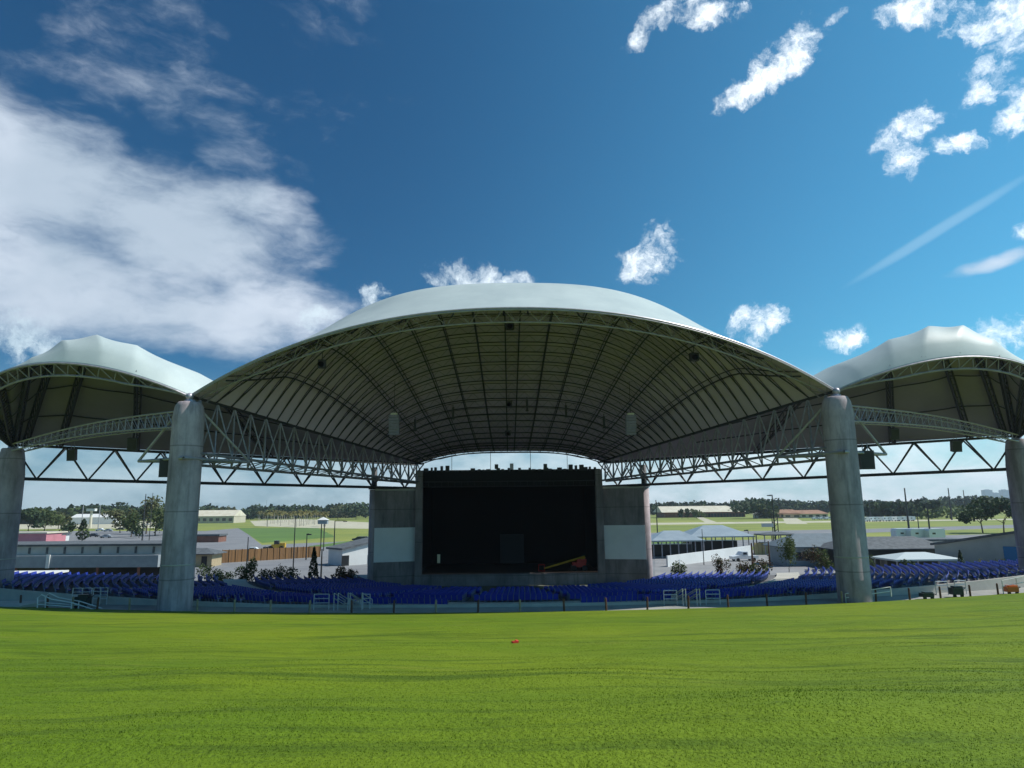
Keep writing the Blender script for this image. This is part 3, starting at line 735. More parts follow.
# boom lift on stage
bl = thing('boom_lift', (9.6, 106, -9.4), 'red and yellow boom lift parked on the stage with its boom lowered to the left', 'boom lift')
mb = MB(); mb.box((10.1, 106, -8.45), (2.0, 1.5, .7)); mb.box((10.5, 106, -7.9), (1.4, 1.2, .5)); mb.build('chassis', red, bl)
for dx in (-.8, .8):
    for dy in (-.7, .7):
        mb = MB(); mb.tube((10.1+dx, 106+dy-.12, -8.95), (10.1+dx, 106+dy+.12, -8.95), .44, n=16, cap=True); mb.build('wheel', tyre, bl)
mb = MB(); mb.tube((11.0, 105.8, -7.3), (4.8, 105.6, -8.95), .17, .14, 6, True); mb.tube((11.0, 105.8, -7.3), (10.2, 105.8, -8.2), .2, .2, 6, True); mb.build('boom', yellow, bl)
mb = MB()
for dz in (0, .9):
    for (p, q) in (((4.0, 105.2), (4.9, 105.2)), ((4.9, 105.2), (4.9, 105.9)), ((4.9, 105.9), (4.0, 105.9)), ((4.0, 105.9), (4.0, 105.2))): mb.tube((*p, -9.3+dz), (*q, -9.3+dz), .04, n=4)
for p in ((4.0, 105.2), (4.9, 105.2), (4.9, 105.9), (4.0, 105.9)): mb.tube((*p, -9.35), (*p, -8.4), .04, n=4)
mb.build('basket', red, bl)
# stage apron strip
sheet('stage_forecourt', [(-21, 84.5), (21, 84.5), (21, 104), (-21, 104)], -10.99, mat('forecourt', (.13, .14, .10), .9, var=.3))
# ------------------------------------------------------------ lawn edge posts, rails
posts = [(21, 'd'), (48, 'd'), (73, 'p'), (98, 'd'), (130, 'p'), (161, 'p'), (198, 'p'), (235, 'p'), (271, 'p'), (310, 'p'), (352, 'd'), (394, 'd'), (436, 'p'), (478, 'd'), (520, 'p'), (564, 'd'), (606, 'd'), (647, 'd'), (688, 'd'), (728, 'd'), (767, 'd'), (806, 'd'), (842, 'p'), (876, 'd'), (910, 'd'), (941, 'd'), (971, 'd'), (999, 'd')]
def post_xy(px):
    d = ray(px, 600); k = 62.
    for _ in range(30):
        x = CAM.x+d.x/d.y*k; k = lawn_edge(x)-.15
    return x, k
prot = {}
for m_, mm in (('p', wood_l), ('d', wood_d)):
    mb = MB(); mb.lathe((0, 0, 0), [(.095, -.2), (.09, 1.0), (.07, 1.10), (0, 1.12)], 8); prot[m_] = mb
first = {}
for i, (px, k) in enumerate(posts):
    x, y = post_xy(px)
    if k not in first:
        o = prot[k].build('timber_post', wood_l if k == 'p' else wood_d, smooth=False); first[k] = o
    else:
        o = first[k].copy(); COL.objects.link(o)
    o.location = (x, y, LZ-.02); o.rotation_euler = (rad(random.uniform(-2, 2)), rad(random.uniform(-2, 2)), random.random())
    w = 'pale' if k == 'p' else 'dark brown'
    pos = 'left of the left front column' if px < 163 else ('between the front columns, left half' if px < 500 else ('between the front columns, right half' if px < 850 else 'right of the right front column'))
    ORD = ['first', 'second', 'third', 'fourth', 'fifth', 'sixth', 'seventh', 'eighth', 'ninth', 'tenth', 'eleventh']
    if px < 163: lab = '%s timber lawn-edge post, %s to the left of the left front column' % (w, ORD[5-i])
    elif px < 500: lab = '%s timber lawn-edge post, %s to the right of the left front column' % (w, ORD[i-6])
    elif px < 850: lab = '%s timber lawn-edge post, %s to the left of the right front column' % (w, ORD[22-i])
    else: lab = '%s timber lawn-edge post, %s to the right of the right front column' % (w, ORD[i-23])
    T(o, lab, 'post', 'timber posts along the lawn edge')
def rails(name, px0, px1, y, Y, h, label, n=4, bars=3, m=rail_m, slope=0.):
    a = atY(px0, y, Y); b = atY(px1, y, Y); a.z = b.z = LZ-.03; b.z += slope
    o = thing(name, (a+b)/2, label, 'railing', 'metal railings by the walkway')
    for k in range(n):
        p = a.lerp(b, k/(n-1)); mb = MB(); mb.tube(p, p+Vector((0, 0, h)), .045, n=6); mb.build('post', m, o)
    for j in range(bars):
        z = h*(1-j/bars*.85); mb = MB(); mb.tube(a+Vector((0, 0, z)), b+Vector((0, 0, z)), .04, n=6); mb.build('rail', m, o)
def stair_rail(px, Y, label, fl=1, m=rail_m, h=1.0):
    p = atY(px, 600, Y); p.z = LZ-.03; o = thing('stair_handrail', p, label, 'handrail', 'sloping stair handrails')
    L_ = 2.0
    q = p+Vector((fl*.55, L_, -.1)); 
    for dz in (h, h*.55):
        mb = MB(); mb.tube(p+Vector((0, 0, dz+.5)), q+Vector((0, 0, dz-.25)), .045); mb.build('rail', m, o)
    mb = MB(); mb.tube(p, p+Vector((0, 0, h+.5)), .045); mb.build('post', m, o)
    mb = MB(); mb.tube(q-Vector((0, 0, .3)), q+Vector((0, 0, h-.25)), .045); mb.build('post', m, o)
rails('guard_rail', 314, 329, 600, 64.8, 1.35, 'metal guard rail panel at the left end of the centre-left stair rails', 2)
for i, px in enumerate((334, 338, 348, 350, 362)):
    stair_rail(px, 64.2, 'sloping metal handrail, number from left among the centre-left stairs: ' + ['first', 'second', 'third', 'fourth', 'fifth'][i])
rails('guard_rail', 363, 370, 600, 64.8, 1.3, 'short metal guard rail panel at the right end of the centre-left stair rails', 2)
rails('guard_rail', 664, 677, 600, 64.8, 1.3, 'metal guard rail panel at the left end of the centre-right stair rails', 2)
for i, px in enumerate((683, 686, 697, 700)):
    stair_rail(px, 64.2, 'sloping metal handrail among the centre-right stairs, %s from the left' % ['first', 'second', 'third', 'fourth'][i], -1)
rails('guard_rail', 706, 720, 600, 64.8, 1.3, 'metal guard rail panel at the right end of the centre-right stair rails', 2)
rails('guard_rail', 73, 92, 590, 69, 1.7, 'tall metal guard rail behind the dark bin left of the left column', 3, 4)
rails('guard_rail', 94, 108, 588, 70, 1.6, 'second metal guard rail near the dark bin, on its right', 3, 4)
rails('guard_rail', 936, 948, 590, 69.5, 1.3, 'metal guard rail at the seat rows behind the dark cart, left one', 2, 3)
rails('guard_rail', 955, 966, 588, 70, 1.3, 'metal guard rail at the seat rows behind the dark cart, right one', 2, 3)
rails('barrier', 846, 892, 602, 64.6, .85, 'white low barrier in front of the right front column', 3, 2, white, .55)
rails('barrier', 1003, 1032, 590, 69.5, 1.3, 'white double rail at the far right end of the walkway', 3, 2, white, .5)
# white ramp handrail far left
p = atY(38, 604, 66.5); p.z = LZ-.03
o = thing('ramp_handrail', p, 'white looped handrail beside the ramp at the far left of the lawn edge', 'handrail')
for k, dy in enumerate((0, 1.1)):
    mb = MB(); mb.path([p+Vector((0, dy, 0)), p+Vector((-.1, dy, 1.15)), p+Vector((.25, dy, 1.42)), p+Vector((1.2, dy, 1.0)), p+Vector((3.2, dy, .65)), p+Vector((5.6, dy, -.1))], .055); mb.build('rail', white, o)
    mb = MB(); mb.path([p+Vector((0, dy, .55)), p+Vector((3.1, dy, .30))], .05); mb.tube(p+Vector((3.1, dy, 0)), p+Vector((3.1, dy, .66)), .055); mb.build('post', white, o)
mb = MB(); a = atY(-30, 602, 67); b = atY(22, 602, 67); mb.prism([(a.x, a.y), (b.x, b.y), (b.x, b.y+4), (a.x, a.y+4)], LZ-.02, LZ+.35)
T(mb.build('concrete_ramp', pale_conc), 'pale concrete ramp slab at the far left beside the white handrail', 'ramp')
def cart(px, Y, w, h, label, m, nm='cart'):
    p = atY(px, 600, Y); p.z = LZ-.03; o = thing(nm, p, label, 'cart')
    mb = MB(); mb.box(p+Vector((0, 0, .2+h*.42)), (w, .8, h*.7)); mb.box(p+Vector((w*.1, 0, .22+h*.84)), (w*.8, .6, h*.16)); mb.build('body', m, o)
    for dx in (-w*.35, w*.35):
        mb = MB(); mb.tube(p+Vector((dx, -.35, .16)), p+Vector((dx, -.25, .16)), .16, n=12, cap=True); mb.build('wheel', tyre, o)
    mb = MB(); mb.tube(p+Vector((w*.5, -.3, h*.8)), p+Vector((w*.5+.25, -.3, h)), .03); mb.tube(p+Vector((w*.5, .3, h*.8)), p+Vector((w*.5+.25, .3, h)), .03); mb.tube(p+Vector((w*.5+.25, .3, h)), p+Vector((w*.5+.25, -.3, h)), .03); mb.build('handle', steel_d, o)
dg = mat('dark_green', (.015, .03, .028), .5)
cart(83, 68, 1.2, 1.1, 'dark bulky cart behind the posts left of the left column', dg)
cart(927, 66.6, 1.0, .5, 'low dark cart on the walkway right of the right column', dg)
cart(957, 67.8, 1.0, .9, 'tall dark cart on the walkway right of the right column', dg)
cart(1012, 69.5, 1.1, .7, 'orange cart at the far right end of the walkway', orange)
# litter on lawn
q = None
d = ray(515, 643)
for k in np.linspace(5, 62, 4000):
    p = CAM+d*k
    if p.z < lawn_z(p.x, p.y): q = p; break
mb = MB(); mb.box(q+Vector((0, 0, .03)), (.20, .12, .06), .4); mb.box(q+Vector((.06, .03, .05)), (.1, .1, .05), .9, ('X', .4)); T(mb.build('litter', red), 'small crumpled red piece of litter on the lawn', 'litter')
# ------------------------------------------------------------ trees
def leafcloud(mb, c, r, n, leaf, lo=0., seed=None):
    """n leaf-clump quads in an uneven crown of several lobes"""
    c = Vector(c); rx, ry, rz = r
    lobes = [(Vector((random.gauss(0, .42), random.gauss(0, .42), random.uniform(-.45, .6))), random.uniform(.38, .62)) for _ in range(9)]
    for _ in range(n):
        L0, lr = random.choice(lobes)
        d = Vector((random.gauss(0, 1), random.gauss(0, 1), random.gauss(0, 1))).normalized()*lr*random.random()**.35
        q = L0+d; p = c+Vector((q.x*rx, q.y*ry, q.z*rz))
        a = Vector((random.gauss(0, 1), random.gauss(0, 1), random.gauss(0, .6))).normalized(); b = a.cross(Vector((random.gauss(0, 1), random.gauss(0, 1), random.gauss(0, 1)))).normalized()
        s = leaf*random.uniform(.5, 1.2)
        mb.add([p-a*s-b*s*.6, p+a*s*.7-b*s*.8, p+a*s+b*s*.7, p-a*s*.6+b*s], [(0, 1, 2, 3)])
def tree(name, p, h, w, label, m, grp=None, n=420, leaf=None, trunk=.3, conic=False, tr=None, cat='tree', trm=None, multi=1):
    o = thing(name, p, label, cat, grp); leaf = leaf or max(.10, w*.07)
    mb = MB()
    if conic:
        for _ in range(n):
            z = random.random(); rr = w*.5*(1-z)**.7*(.5+.5*random.random()**.5)*(.35+.65*min(1, z*5)); a = random.random()*6.283
            q = p+Vector((rr*math.cos(a), rr*math.sin(a), h*(trunk*.5+(1-trunk*.5)*z)))
            d = Vector((random.gauss(0, 1), random.gauss(0, 1), random.gauss(0, 1))).normalized(); e = d.cross(Vector((0, 0, 1))).normalized(); s = leaf*random.uniform(.6, 1.2)
            mb.add([q-d*s-e*s*.6, q+d*s*.7-e*s*.8, q+d*s+e*s*.7, q-d*s*.6+e*s], [(0, 1, 2, 3)])
    else: leafcloud(mb, p+Vector((0, 0, h*(trunk+(1-trunk)/2))), (w*.55, w*.55, h*(1-trunk)*.55), n, leaf)
    mb.build('crown', m, o)
    mb = MB(); r = tr or max(.05, h*.022); tp = p+Vector((random.uniform(-.05, .05)*w, 0, h*(trunk+.15)))
    mb.tube(p-Vector((0, 0, .1)), tp, r, r*.6, 7)
    for _ in range(4):
        a = random.random()*6.283; mb.tube(p.lerp(tp, random.uniform(.55, 1)), p+Vector((math.cos(a)*w*.3, math.sin(a)*w*.3, h*(trunk+(1-trunk)*random.uniform(.3, .7)))), r*.5, r*.15, 5)
    mb.build('trunk', trm or bark, o)
    return o
def palm(p, h, label=None):
    o = thing('palm_tree', p, 'palm tree with bare pale trunk in the grove beyond the grass', 'palm tree', 'palm grove left of the stage')
    mb = MB(); top = p+Vector((random.uniform(-.4, .4), 0, h)); mb.tube(p-Vector((0, 0, .1)), top, .24, .17, 7); mb.build('trunk', palmbark, o)
    mb = MB()
    for k in range(26):
        a = k*2.4; e = random.uniform(-.5, 1.1); L_ = random.uniform(2.4, 3.4); pts = []
        dr = Vector((math.cos(a)*math.cos(e*.8), math.sin(a)*math.cos(e*.8), math.sin(e)))
        for j in range(5):
            t = j/4; pts.append(top+dr*L_*t-Vector((0, 0, 1.4*t*t)))
        sd = Vector((-math.sin(a), math.cos(a), 0))
        for j in range(4):
            w0 = .42*math.sin(math.pi*(.15+.8*j/4)); w1 = .42*math.sin(math.pi*(.15+.8*(j+1)/4))*(.3 if j == 3 else 1)
            for s in (-1, 1): mb.add([pts[j], pts[j+1], pts[j+1]+sd*s*w1-Vector((0, 0, w1*.5)), pts[j]+sd*s*w0-Vector((0, 0, w0*.5))], [(0, 1, 2, 3)])
    mb.build('crown', palmleaf, o); return o
GZ = -11.0
# far wood on the horizon: one mass
mb = MB()
for i in range(760):
    az = rad(random.uniform(-43, 43)); dist = random.uniform(900, 1150)
    if az < rad(-27): dist *= .8
    x, y = CAM.x+dist*math.tan(az), dist; h = random.uniform(16, 20.5)+2.2*math.sin(az*23)+1.6*math.sin(az*57)
    if .10 < az < .36: h -= .5
    w = random.uniform(16, 30)
    leafcloud(mb, (x, y, GZ+h*.45), (w*.6, w*.5, h*.50), 110, 2.2)
stuff(mb.build('far_wood', far_leaf), 'dark green wood stretching along the whole horizon', 'wood')
def shrub_mass(lst, name, label, m, leaf=1.2):
    mb = MB()
    for (x, y, h, w, n) in lst: p = G(x, y); leafcloud(mb, p+Vector((0, 0, h*.45)), (w*.55, w*.4, h*.5), n, leaf)
    stuff(mb.build(name, m), label, 'scrub')
shrub_mass([(random.uniform(925, 985), random.uniform(514, 519.5), random.uniform(6, 11), random.uniform(10, 22), 60) for _ in range(30)], 'scrub', 'light green scrub on the rise at the far right, before the wood', scrub)
# ------------------------------------------------------------ fields, roads, paving
def gsheet(name, pts, dz, m): return sheet(name, [(G(x, y).x, G(x, y).y) for x, y in pts], GZ+dz, m)
# pavement around the venue
sheet('service_yard', [(-75, 78), (75, 78), (95, 150), (60, 165), (-60, 165), (-95, 150)], GZ+.004, asphalt)
gsheet('parking_lot', [(-60, 531), (250, 531), (242, 548), (205, 556), (-40, 560)], .008, asphalt)
gsheet('car_park', [(205, 531), (240, 528), (262, 545), (380, 540), (380, 560), (205, 562)], .012, asphalt)
gsheet('green_lawn', [(238, 528), (318, 528), (336, 537), (262, 543)], .016, greenfield)
gsheet('gravel_area', [(250, 521), (300, 519), (380, 523), (380, 529), (310, 528), (255, 526)], .020, sand)
gsheet('grass_verge', [(300, 551), (330, 546), (385, 543), (385, 537), (350, 541), (310, 546)], .024, greenfield)
gsheet('field_path', [(640, 533), (860, 529), (1040, 524), (1040, 527), (860, 533), (640, 537)], .008, asphalt)
gsheet('field_road', [(640, 523), (860, 520.5), (1040, 518.5), (1040, 519.5), (860, 522), (640, 525)], .008, sand)
gsheet('track', [(780, 514), (789, 514), (808, 524), (786, 524)], .012, sand)
gsheet('dirt_track', [(694, 516), (699, 516), (722, 524), (708, 524)], .012, sand)
gsheet('access_road', [(700, 541), (1040, 533), (1040, 537), (780, 545), (700, 549)], .012, asphalt)
gsheet('verge', [(640, 541), (700, 538), (700, 545), (640, 548)], .016, greenfield)
gsheet('plaza', [(655, 556), (750, 550), (860, 548), (1040, 545), (1040, 580), (655, 580)], .020, mat('plaza_paving', (.27, .265, .27), .9, c2=(.21, .21, .215), vscale=.2))
gsheet('distant_yard', [(-60, 522), (160, 521), (160, 528), (-60, 530)], .012, sand)
# planting beds between seats and stage sides
for s in (-1, 1):
    poly = [(s*24, 92), (s*26, 101), (s*40, 98), (s*55, 92), (s*50, 88.5), (s*36, 92.5)]
    sheet('planting_bed', poly, GZ+.06, greenfield)
# ------------------------------------------------------------ buildings
def shed(name, p, w, d, h, label, wm, rm, rz=0., roof='gable', rh=1.5, ov=.4, wins=0, cat='building', grp=None, door=False):
    o = thing(name, p, label, cat, grp); R = Matrix.Rotation(rz, 3, 'Z'); Lc = lambda v: p+R @ Vector(v)
    mb = MB(); mb.box(p+Vector((0, 0, h/2)), (w, d, h), rz); mb.build('wall', wm, o)
    mb = MB(); W2, D2 = w/2+ov, d/2+ov
    if roof == 'flat': mb.box(p+Vector((0, 0, h+rh/2+.003)), (w+2*ov, d+2*ov, rh), rz)
    elif roof == 'gable':
        vs = [Lc((-W2, -D2, h)), Lc((W2, -D2, h)), Lc((W2, D2, h)), Lc((-W2, D2, h)), Lc((-W2, 0, h+rh)), Lc((W2, 0, h+rh))]
        vs += [v+Vector((0, 0, -.15)) for v in vs[:4]]
        mb.add(vs, [(0, 1, 5, 4), (2, 3, 4, 5), (0, 4, 3), (1, 2, 5), (6, 7, 1, 0), (7, 8, 2, 1), (8, 9, 3, 2), (9, 6, 0, 3), (9, 8, 7, 6)])
    else:
        k = max(0, W2-D2*.9)
        vs = [Lc((-W2, -D2, h)), Lc((W2, -D2, h)), Lc((W2, D2, h)), Lc((-W2, D2, h)), Lc((-k, 0, h+rh)), Lc((k, 0, h+rh))]
        vs += [v+Vector((0, 0, -.15)) for v in vs[:4]]
        mb.add(vs, [(0, 1, 5, 4), (2, 3, 4, 5), (0, 4, 3), (1, 2, 5), (6, 7, 1, 0), (7, 8, 2, 1), (8, 9, 3, 2), (9, 6, 0, 3), (9, 8, 7, 6)])
    mb.build('roof', rm, o)
    for k in range(wins):
        mb = MB(); mb.box(Lc((-w/2+w*(k+.5)/wins, -d/2-.02, h*.5)), (w/wins*.55, .08, h*.42), rz); mb.build('window', glass, o)
    if door:
        mb = MB(); mb.box(Lc((w*.3, -d/2-.02, min(1.1, h*.4))), (1.1, .09, min(2.2, h*.8)), rz); mb.build('door', darkwin, o)
    return o
# concourse building on the left (long, two grey bands)
def band_building():
    a = G(-120, 566, -11); Y0 = 106.
    xL, xR = -95., -51.5
    o = thing('concourse_building', (-62, Y0+5, GZ), 'long low concourse building with pale grey parapets left of the bowl', 'building')
    mb = MB(); mb.prism([(xL, Y0+4), (xR, Y0+1), (xR, Y0+8), (xL, Y0+11)], GZ, -6.9); mb.build('wall', darkwin, o)
    mb = MB(); mb.prism([(xL, Y0), (xR, Y0-3), (xR, Y0+9), (xL, Y0+12)], -7.9, -6.2); mb.build('lower_fascia', mat('fascia_blue_grey', (.30, .34, .37), .7, var=.15), o)
    mb = MB(); mb.prism([(xL, Y0+1.2), (xR, Y0-1.8), (xR, Y0+8.9), (xL, Y0+11.9)], -6.19, -4.9); mb.build('upper_fascia', mat('fascia_pale', (.45, .48, .48), .7, var=.12), o)
    mb = MB(); mb.prism([(xL, Y0+.8), (xR, Y0-2.2), (xR, Y0+9.3), (xL, Y0+12.3)], -4.89, -4.6); mb.build('roof_edge', roofgrey, o)
    for k in range(16):
        t = (k+.5)/16; mb = MB(); mb.box((lerp(xL, xR, t), lerp(Y0+1.2, Y0-1.8, t)-.08, -5.5), (.25, .16, .9)); mb.build('bracket', roofgrey, o)
    mb = MB(); mb.box((lerp(xL, xR, .62), lerp(Y0, Y0-3, .62)-.1, -7.0), (.5, .2, 1.9)); mb.build('downpipe', white, o)
    for k in range(7):
        t = (k+.5)/7; mb = MB(); mb.tube((lerp(xL, xR, t), lerp(Y0+.6, Y0-2.4, t), GZ), (lerp(xL, xR, t), lerp(Y0+.6, Y0-2.4, t), -7.9), .2, n=8); mb.build('pillar', brick, o)
band_building()
p = G(24, 572, -11); p.y = 95; p.x = -66; shed('awning_kiosk', p, 9, 4, 3.0, 'low kiosk with flat pale roof just behind the seats at the far left', darkwin, whitewall, .05, 'flat', .25, .6)
def small_house(px, py, w, d, h, label, wm, rm, name='kiosk', **k):
    return shed(name, G(px, py), w, d, h, label, wm, rm, **k)
small_house(198, 566, 7.5, 5, 2.6, 'ticket kiosk with grey hipped roof and tan fascia right of the left front column', beige, roofgrey, roof='hip', rh=1.0, ov=.8, door=True)
small_house(203, 542, 14, 7, 2.2, 'brown brick store with flat roof beside the left front column', brick, roofgrey, name='store', roof='flat', rh=.6)
small_house(56, 541, 7, 5, 2.6, 'small white shed with dark pitched roof beyond the left concourse building', whitewall, roofgrey, name='shed', rh=1.3)
small_house(22, 542, 26, 12, 3.3, 'pink flat-roofed building beyond the left concourse building', pink, creamroof, name='pink_building', roof='flat', rh=.5, wins=0)
small_house(70, 523, 60, 20, 4.5, 'long pinkish building in front of the far left wood', mat('pale_pink', (.6, .42, .36), .8), mat('pinkroof', (.5, .28, .25), .8), name='hall', rh=3, wins=9)
small_house(98, 524, 42, 18, 6.5, 'large white warehouse in front of the far left wood', white, white, name='warehouse', rh=3.2)
small_house(6, 523, 44, 18, 7.5, 'white building beside the left outer column', white, creamroof, name='warehouse', rh=2.5)
small_house(168, 518, 46, 20, 8.5, 'grey block behind the trees left of the left front column', bluegrey, creamroof, name='block', roof='flat', rh=.8, wins=7)
small_house(208, 523, 60, 30, 6.5, 'large cream shed right of the left front column near the wood', mat('cream_wall', (.5, .46, .36), .8, var=.15, vscale=.1), creamroof, name='exhibition_hall', rh=5.5, wins=10)
# big barn right
def barn():
    p = G(704, 518.5); p.y = 690; o = thing('long_barn', (p.x, p.y, GZ), 'long barn with cream metal roof and dark open bays right of the stage', 'barn')
    x0 = atY(661, 510, 690).x; x1 = atY(748, 510, 690).x; y = 690; zb = GZ; ze = zb+5.2; zr = zb+11.2
    mb = MB(); mb.prism([(x0+3, y), (x1-3, y), (x1-3, y+36), (x0+3, y+36)], zb, ze); mb.build('wall', brick, o)
    mb = MB(); vs = [(x0, y-3, ze), (x1, y-3, ze), (x1, y+39, ze), (x0, y+39, ze), (x0+1, y+18, zr), (x1-16, y+18, zr)]
    mb.add(vs, [(0, 1, 5, 4), (2, 3, 4, 5), (0, 4, 3), (1, 2, 5), (3, 2, 1, 0)]); mb.build('roof', creamroof, o)
    for k in range(16):
        x = lerp(x0+34, x1-4, (k+.5)/16); mb = MB(); mb.box((x, y-.1, zb+2.0), (2.4, .3, 3.6)); mb.build('bay', darkwin, o)
barn()
for i, (x, w, h) in enumerate(((768, 22, 5), (788, 26, 6), (806, 30, 5), (824, 24, 5))):
    p = G(x, 518.2); p.y += 8*i
    shed('farmhouse', p, w, 12, h*.7, ['grey house at the left end of the terracotta-roofed group', 'house with reddish roof, second from the left in the far group', 'widest terracotta-roofed house of the far group', 'terracotta-roofed house hard by the right front column'][i], mat('house_wall_%d' % i, [(.5, .52, .52), (.45, .3, .24), (.5, .42, .3), (.6, .58, .5)][i], .8), [creamroof, tanroof, tanroof, tanroof][i], 0, 'hip', 3.2, 1.0, 4)
# pavilion tent roofs right of the stage
def pavilion(px0, px1, Y, ze, zr, d, label, m=metalroof, posts_=6, name='pavilion', name_roof='roof'):
    a = atY(px0, 545, Y); b = atY(px1, 545, Y); o = thing(name, ((a.x+b.x)/2, Y, GZ), label, 'pavilion')
    x0, x1 = a.x, b.x; k = min((x1-x0)*.35, d*.6)
    mb = MB(); vs = [(x0, Y, ze), (x1, Y, ze), (x1, Y+d, ze), (x0, Y+d, ze), (x0+k, Y+d/2, zr), (x1-k, Y+d/2, zr)]; vs += [(v[0], v[1], v[2]-.25) for v in vs[:4]]
    mb.add(vs, [(0, 1, 5, 4), (2, 3, 4, 5), (0, 4, 3), (1, 2, 5), (6, 7, 1, 0), (7, 8, 2, 1), (8, 9, 3, 2), (9, 6, 0, 3), (9, 8, 7, 6)]); mb.build(name_roof, m, o)
    for j in range(posts_):
        x = lerp(x0+.4, x1-.4, j/(posts_-1))
        for y in (Y+.4, Y+d-.4): mb = MB(); mb.tube((x, y, GZ), (x, y, ze-.2), .13, n=6); mb.build('post', steel, o)
    mb = MB(); mb.box(((x0+x1)/2, Y+d*.75, GZ+1.3), ((x1-x0)*.8, d*.3, 2.6)); mb.build('counter', darkwin, o)
    return o
pavilion(652, 706, 150, -7.2, -5.3, 12, 'pale metal pavilion roof just right of the stage column, in front of a larger one', metalroof, 7)
pavilion(690, 756, 163, -7.0, -4.6, 14, 'larger grey metal pavilion roof behind the pale one, right of the stage', metalroof, 7)
pavilion(894, 962, 104, -8.15, -7.3, 7, 'white hipped tent between the right column and the sloping building', mat('tent_canvas', (.46, .52, .53), .6), 4, name='tent', name_roof='canopy')
pavilion(764, 800, 158, -6.5, -6.0, 6, 'dark flat kiosk roof on posts left of the slate-roofed building', roofgrey, 3, name='shelter')
# white wall along pavilion
def wall(name, a, b, h0, h1, label, m, th=.25, cat='wall', seg=0):
    a = Vector(a); b = Vector(b); d = (b-a).normalized(); nn = Vector((-d.y, d.x, 0))*th
    mb = MB(); mb.prism([(a.x, a.y), (b.x, b.y), (b.x+nn.x, b.y+nn.y), (a.x+nn.x, a.y+nn.y)], GZ, [GZ+h0, GZ+h1, GZ+h1, GZ+h0])
    if seg:
        for k in range(seg+1):
            q = a.lerp(b, k/seg); mb.box((q.x, q.y-.05, GZ+lerp(h0, h1, k/seg)/2+.05), (.14, .14, lerp(h0, h1, k/seg)+.1))
    return T(mb.build(name, m), label, cat)
wall('white_wall', G(668, 567), G(752, 555.5), 2.0, 2.2, 'long white boundary wall in front of the pavilions right of the stage', whitewall, .3)
wall('timber_fence', G(222, 563), G(320, 557), 2.7, 2.5, 'brown timber fence beyond the trees left of the stage', mat('fence_boards', (.26, .135, .05), .85, c2=(.15, .08, .035), vscale=2.5, stretch=(1, 1, .05)), .12, 'fence', 16)
wall('timber_fence', G(755, 555), G(786, 553.5), 2.7, 2.5, 'tan timber fence right of the pavilions', mat('fence_tan', (.46, .35, .17), .85, var=.3, vscale=2.5, stretch=(1, 1, .05)), .12, 'fence', 8)
# white-blue building with raking top left of stage, and mirrored large one right
def raking(name, pts_a, pts_b, h0, h1, dep, label, m, doors=(), rm=roofgrey):
    a = Vector(pts_a); b = Vector(pts_b); d = (b-a).normalized(); nn = Vector((-d.y, d.x, 0)); nn = nn if nn.y > 0 else -nn
    o = thing(name, (a+b)/2, label, 'building')
    q = [a, b, b+nn*dep, a+nn*dep]
    mb = MB(); mb.prism([(v.x, v.y) for v in q], GZ, [GZ+h0, GZ+h1, GZ+h1, GZ+h0]); mb.build('wall', m, o)
    e = [a-nn*.5-d*.4, b-nn*.5+d*.4, b+nn*(dep+.4)+d*.4, a+nn*(dep+.4)-d*.4]
    mb = MB(); n = 4; z = [GZ+h0+.01, GZ+h1+.01, GZ+h1+.01, GZ+h0+.01]
    mb.add([(v.x, v.y, z[i]) for i, v in enumerate(e)]+[(v.x, v.y, z[i]+.35) for i, v in enumerate(e)], [(3, 2, 1, 0), (4, 5, 6, 7), (0, 1, 5, 4), (1, 2, 6, 5), (2, 3, 7, 6), (3, 0, 4, 7)]); mb.build('roof', rm, o)
    for (t, w, hh, mm) in doors:
        q = a.lerp(b, t)-nn*.03; mb = MB(); mb.box((q.x, q.y, GZ+hh/2), (w, .1, hh), math.atan2(d.y, d.x)); mb.build('door', mm, o)
a = G(342, 566); b = G(374, 563.5)
raking('ramp_building', a, (b.x+1, b.y, GZ), 3.1, 4.7, 6, 'pale blue-white building with a raking roof left of the stage', whitewall, ((.75, 1.1, 1.9, darkwin), (.08, 1.6, 2.0, darkwin)))
a = atY(936, 560, 112); b = atY(1045, 560, 100); a.z = b.z = GZ
raking('raking_building', a, b, 4.4, 7.2, 8, 'grey building with a long raking roof and blue end at the far right', mat('render_grey', (.40, .42, .40), .85, var=.15, vscale=.4), ((.42, 2.4, 1.9, darkwin), (.78, 3.6, 4.6, bluew), (.60, .9, 1.9, bluegrey)))
p = atY(882, 556, 125); p.z = GZ; shed('long_store', p, 19, 8, 3.4, 'low store with slate roof just right of the right front column', darkwin, roofgrey, 0, 'hip', 1.9, .8, 0)
p = atY(932, 552, 128); p.z = GZ; shed('store_room', p, 9, 6, 4.4, 'white-walled store with flat roof left of the raking building', whitewall, roofgrey, 0, 'flat', .3, .3, 1)
p = atY(818, 560, 132); p.z = GZ; shed('concession_building', p, 15, 8, 3.5, 'concession building with broad slate-blue roof left of the right front column', bluegrey, mat('slate_blue', (.13, .17, .20), .7, var=.2, vscale=1), 0, 'hip', 2.2, 1.0, 2, door=True)
p = atY(820, 556, 129); mb = MB()
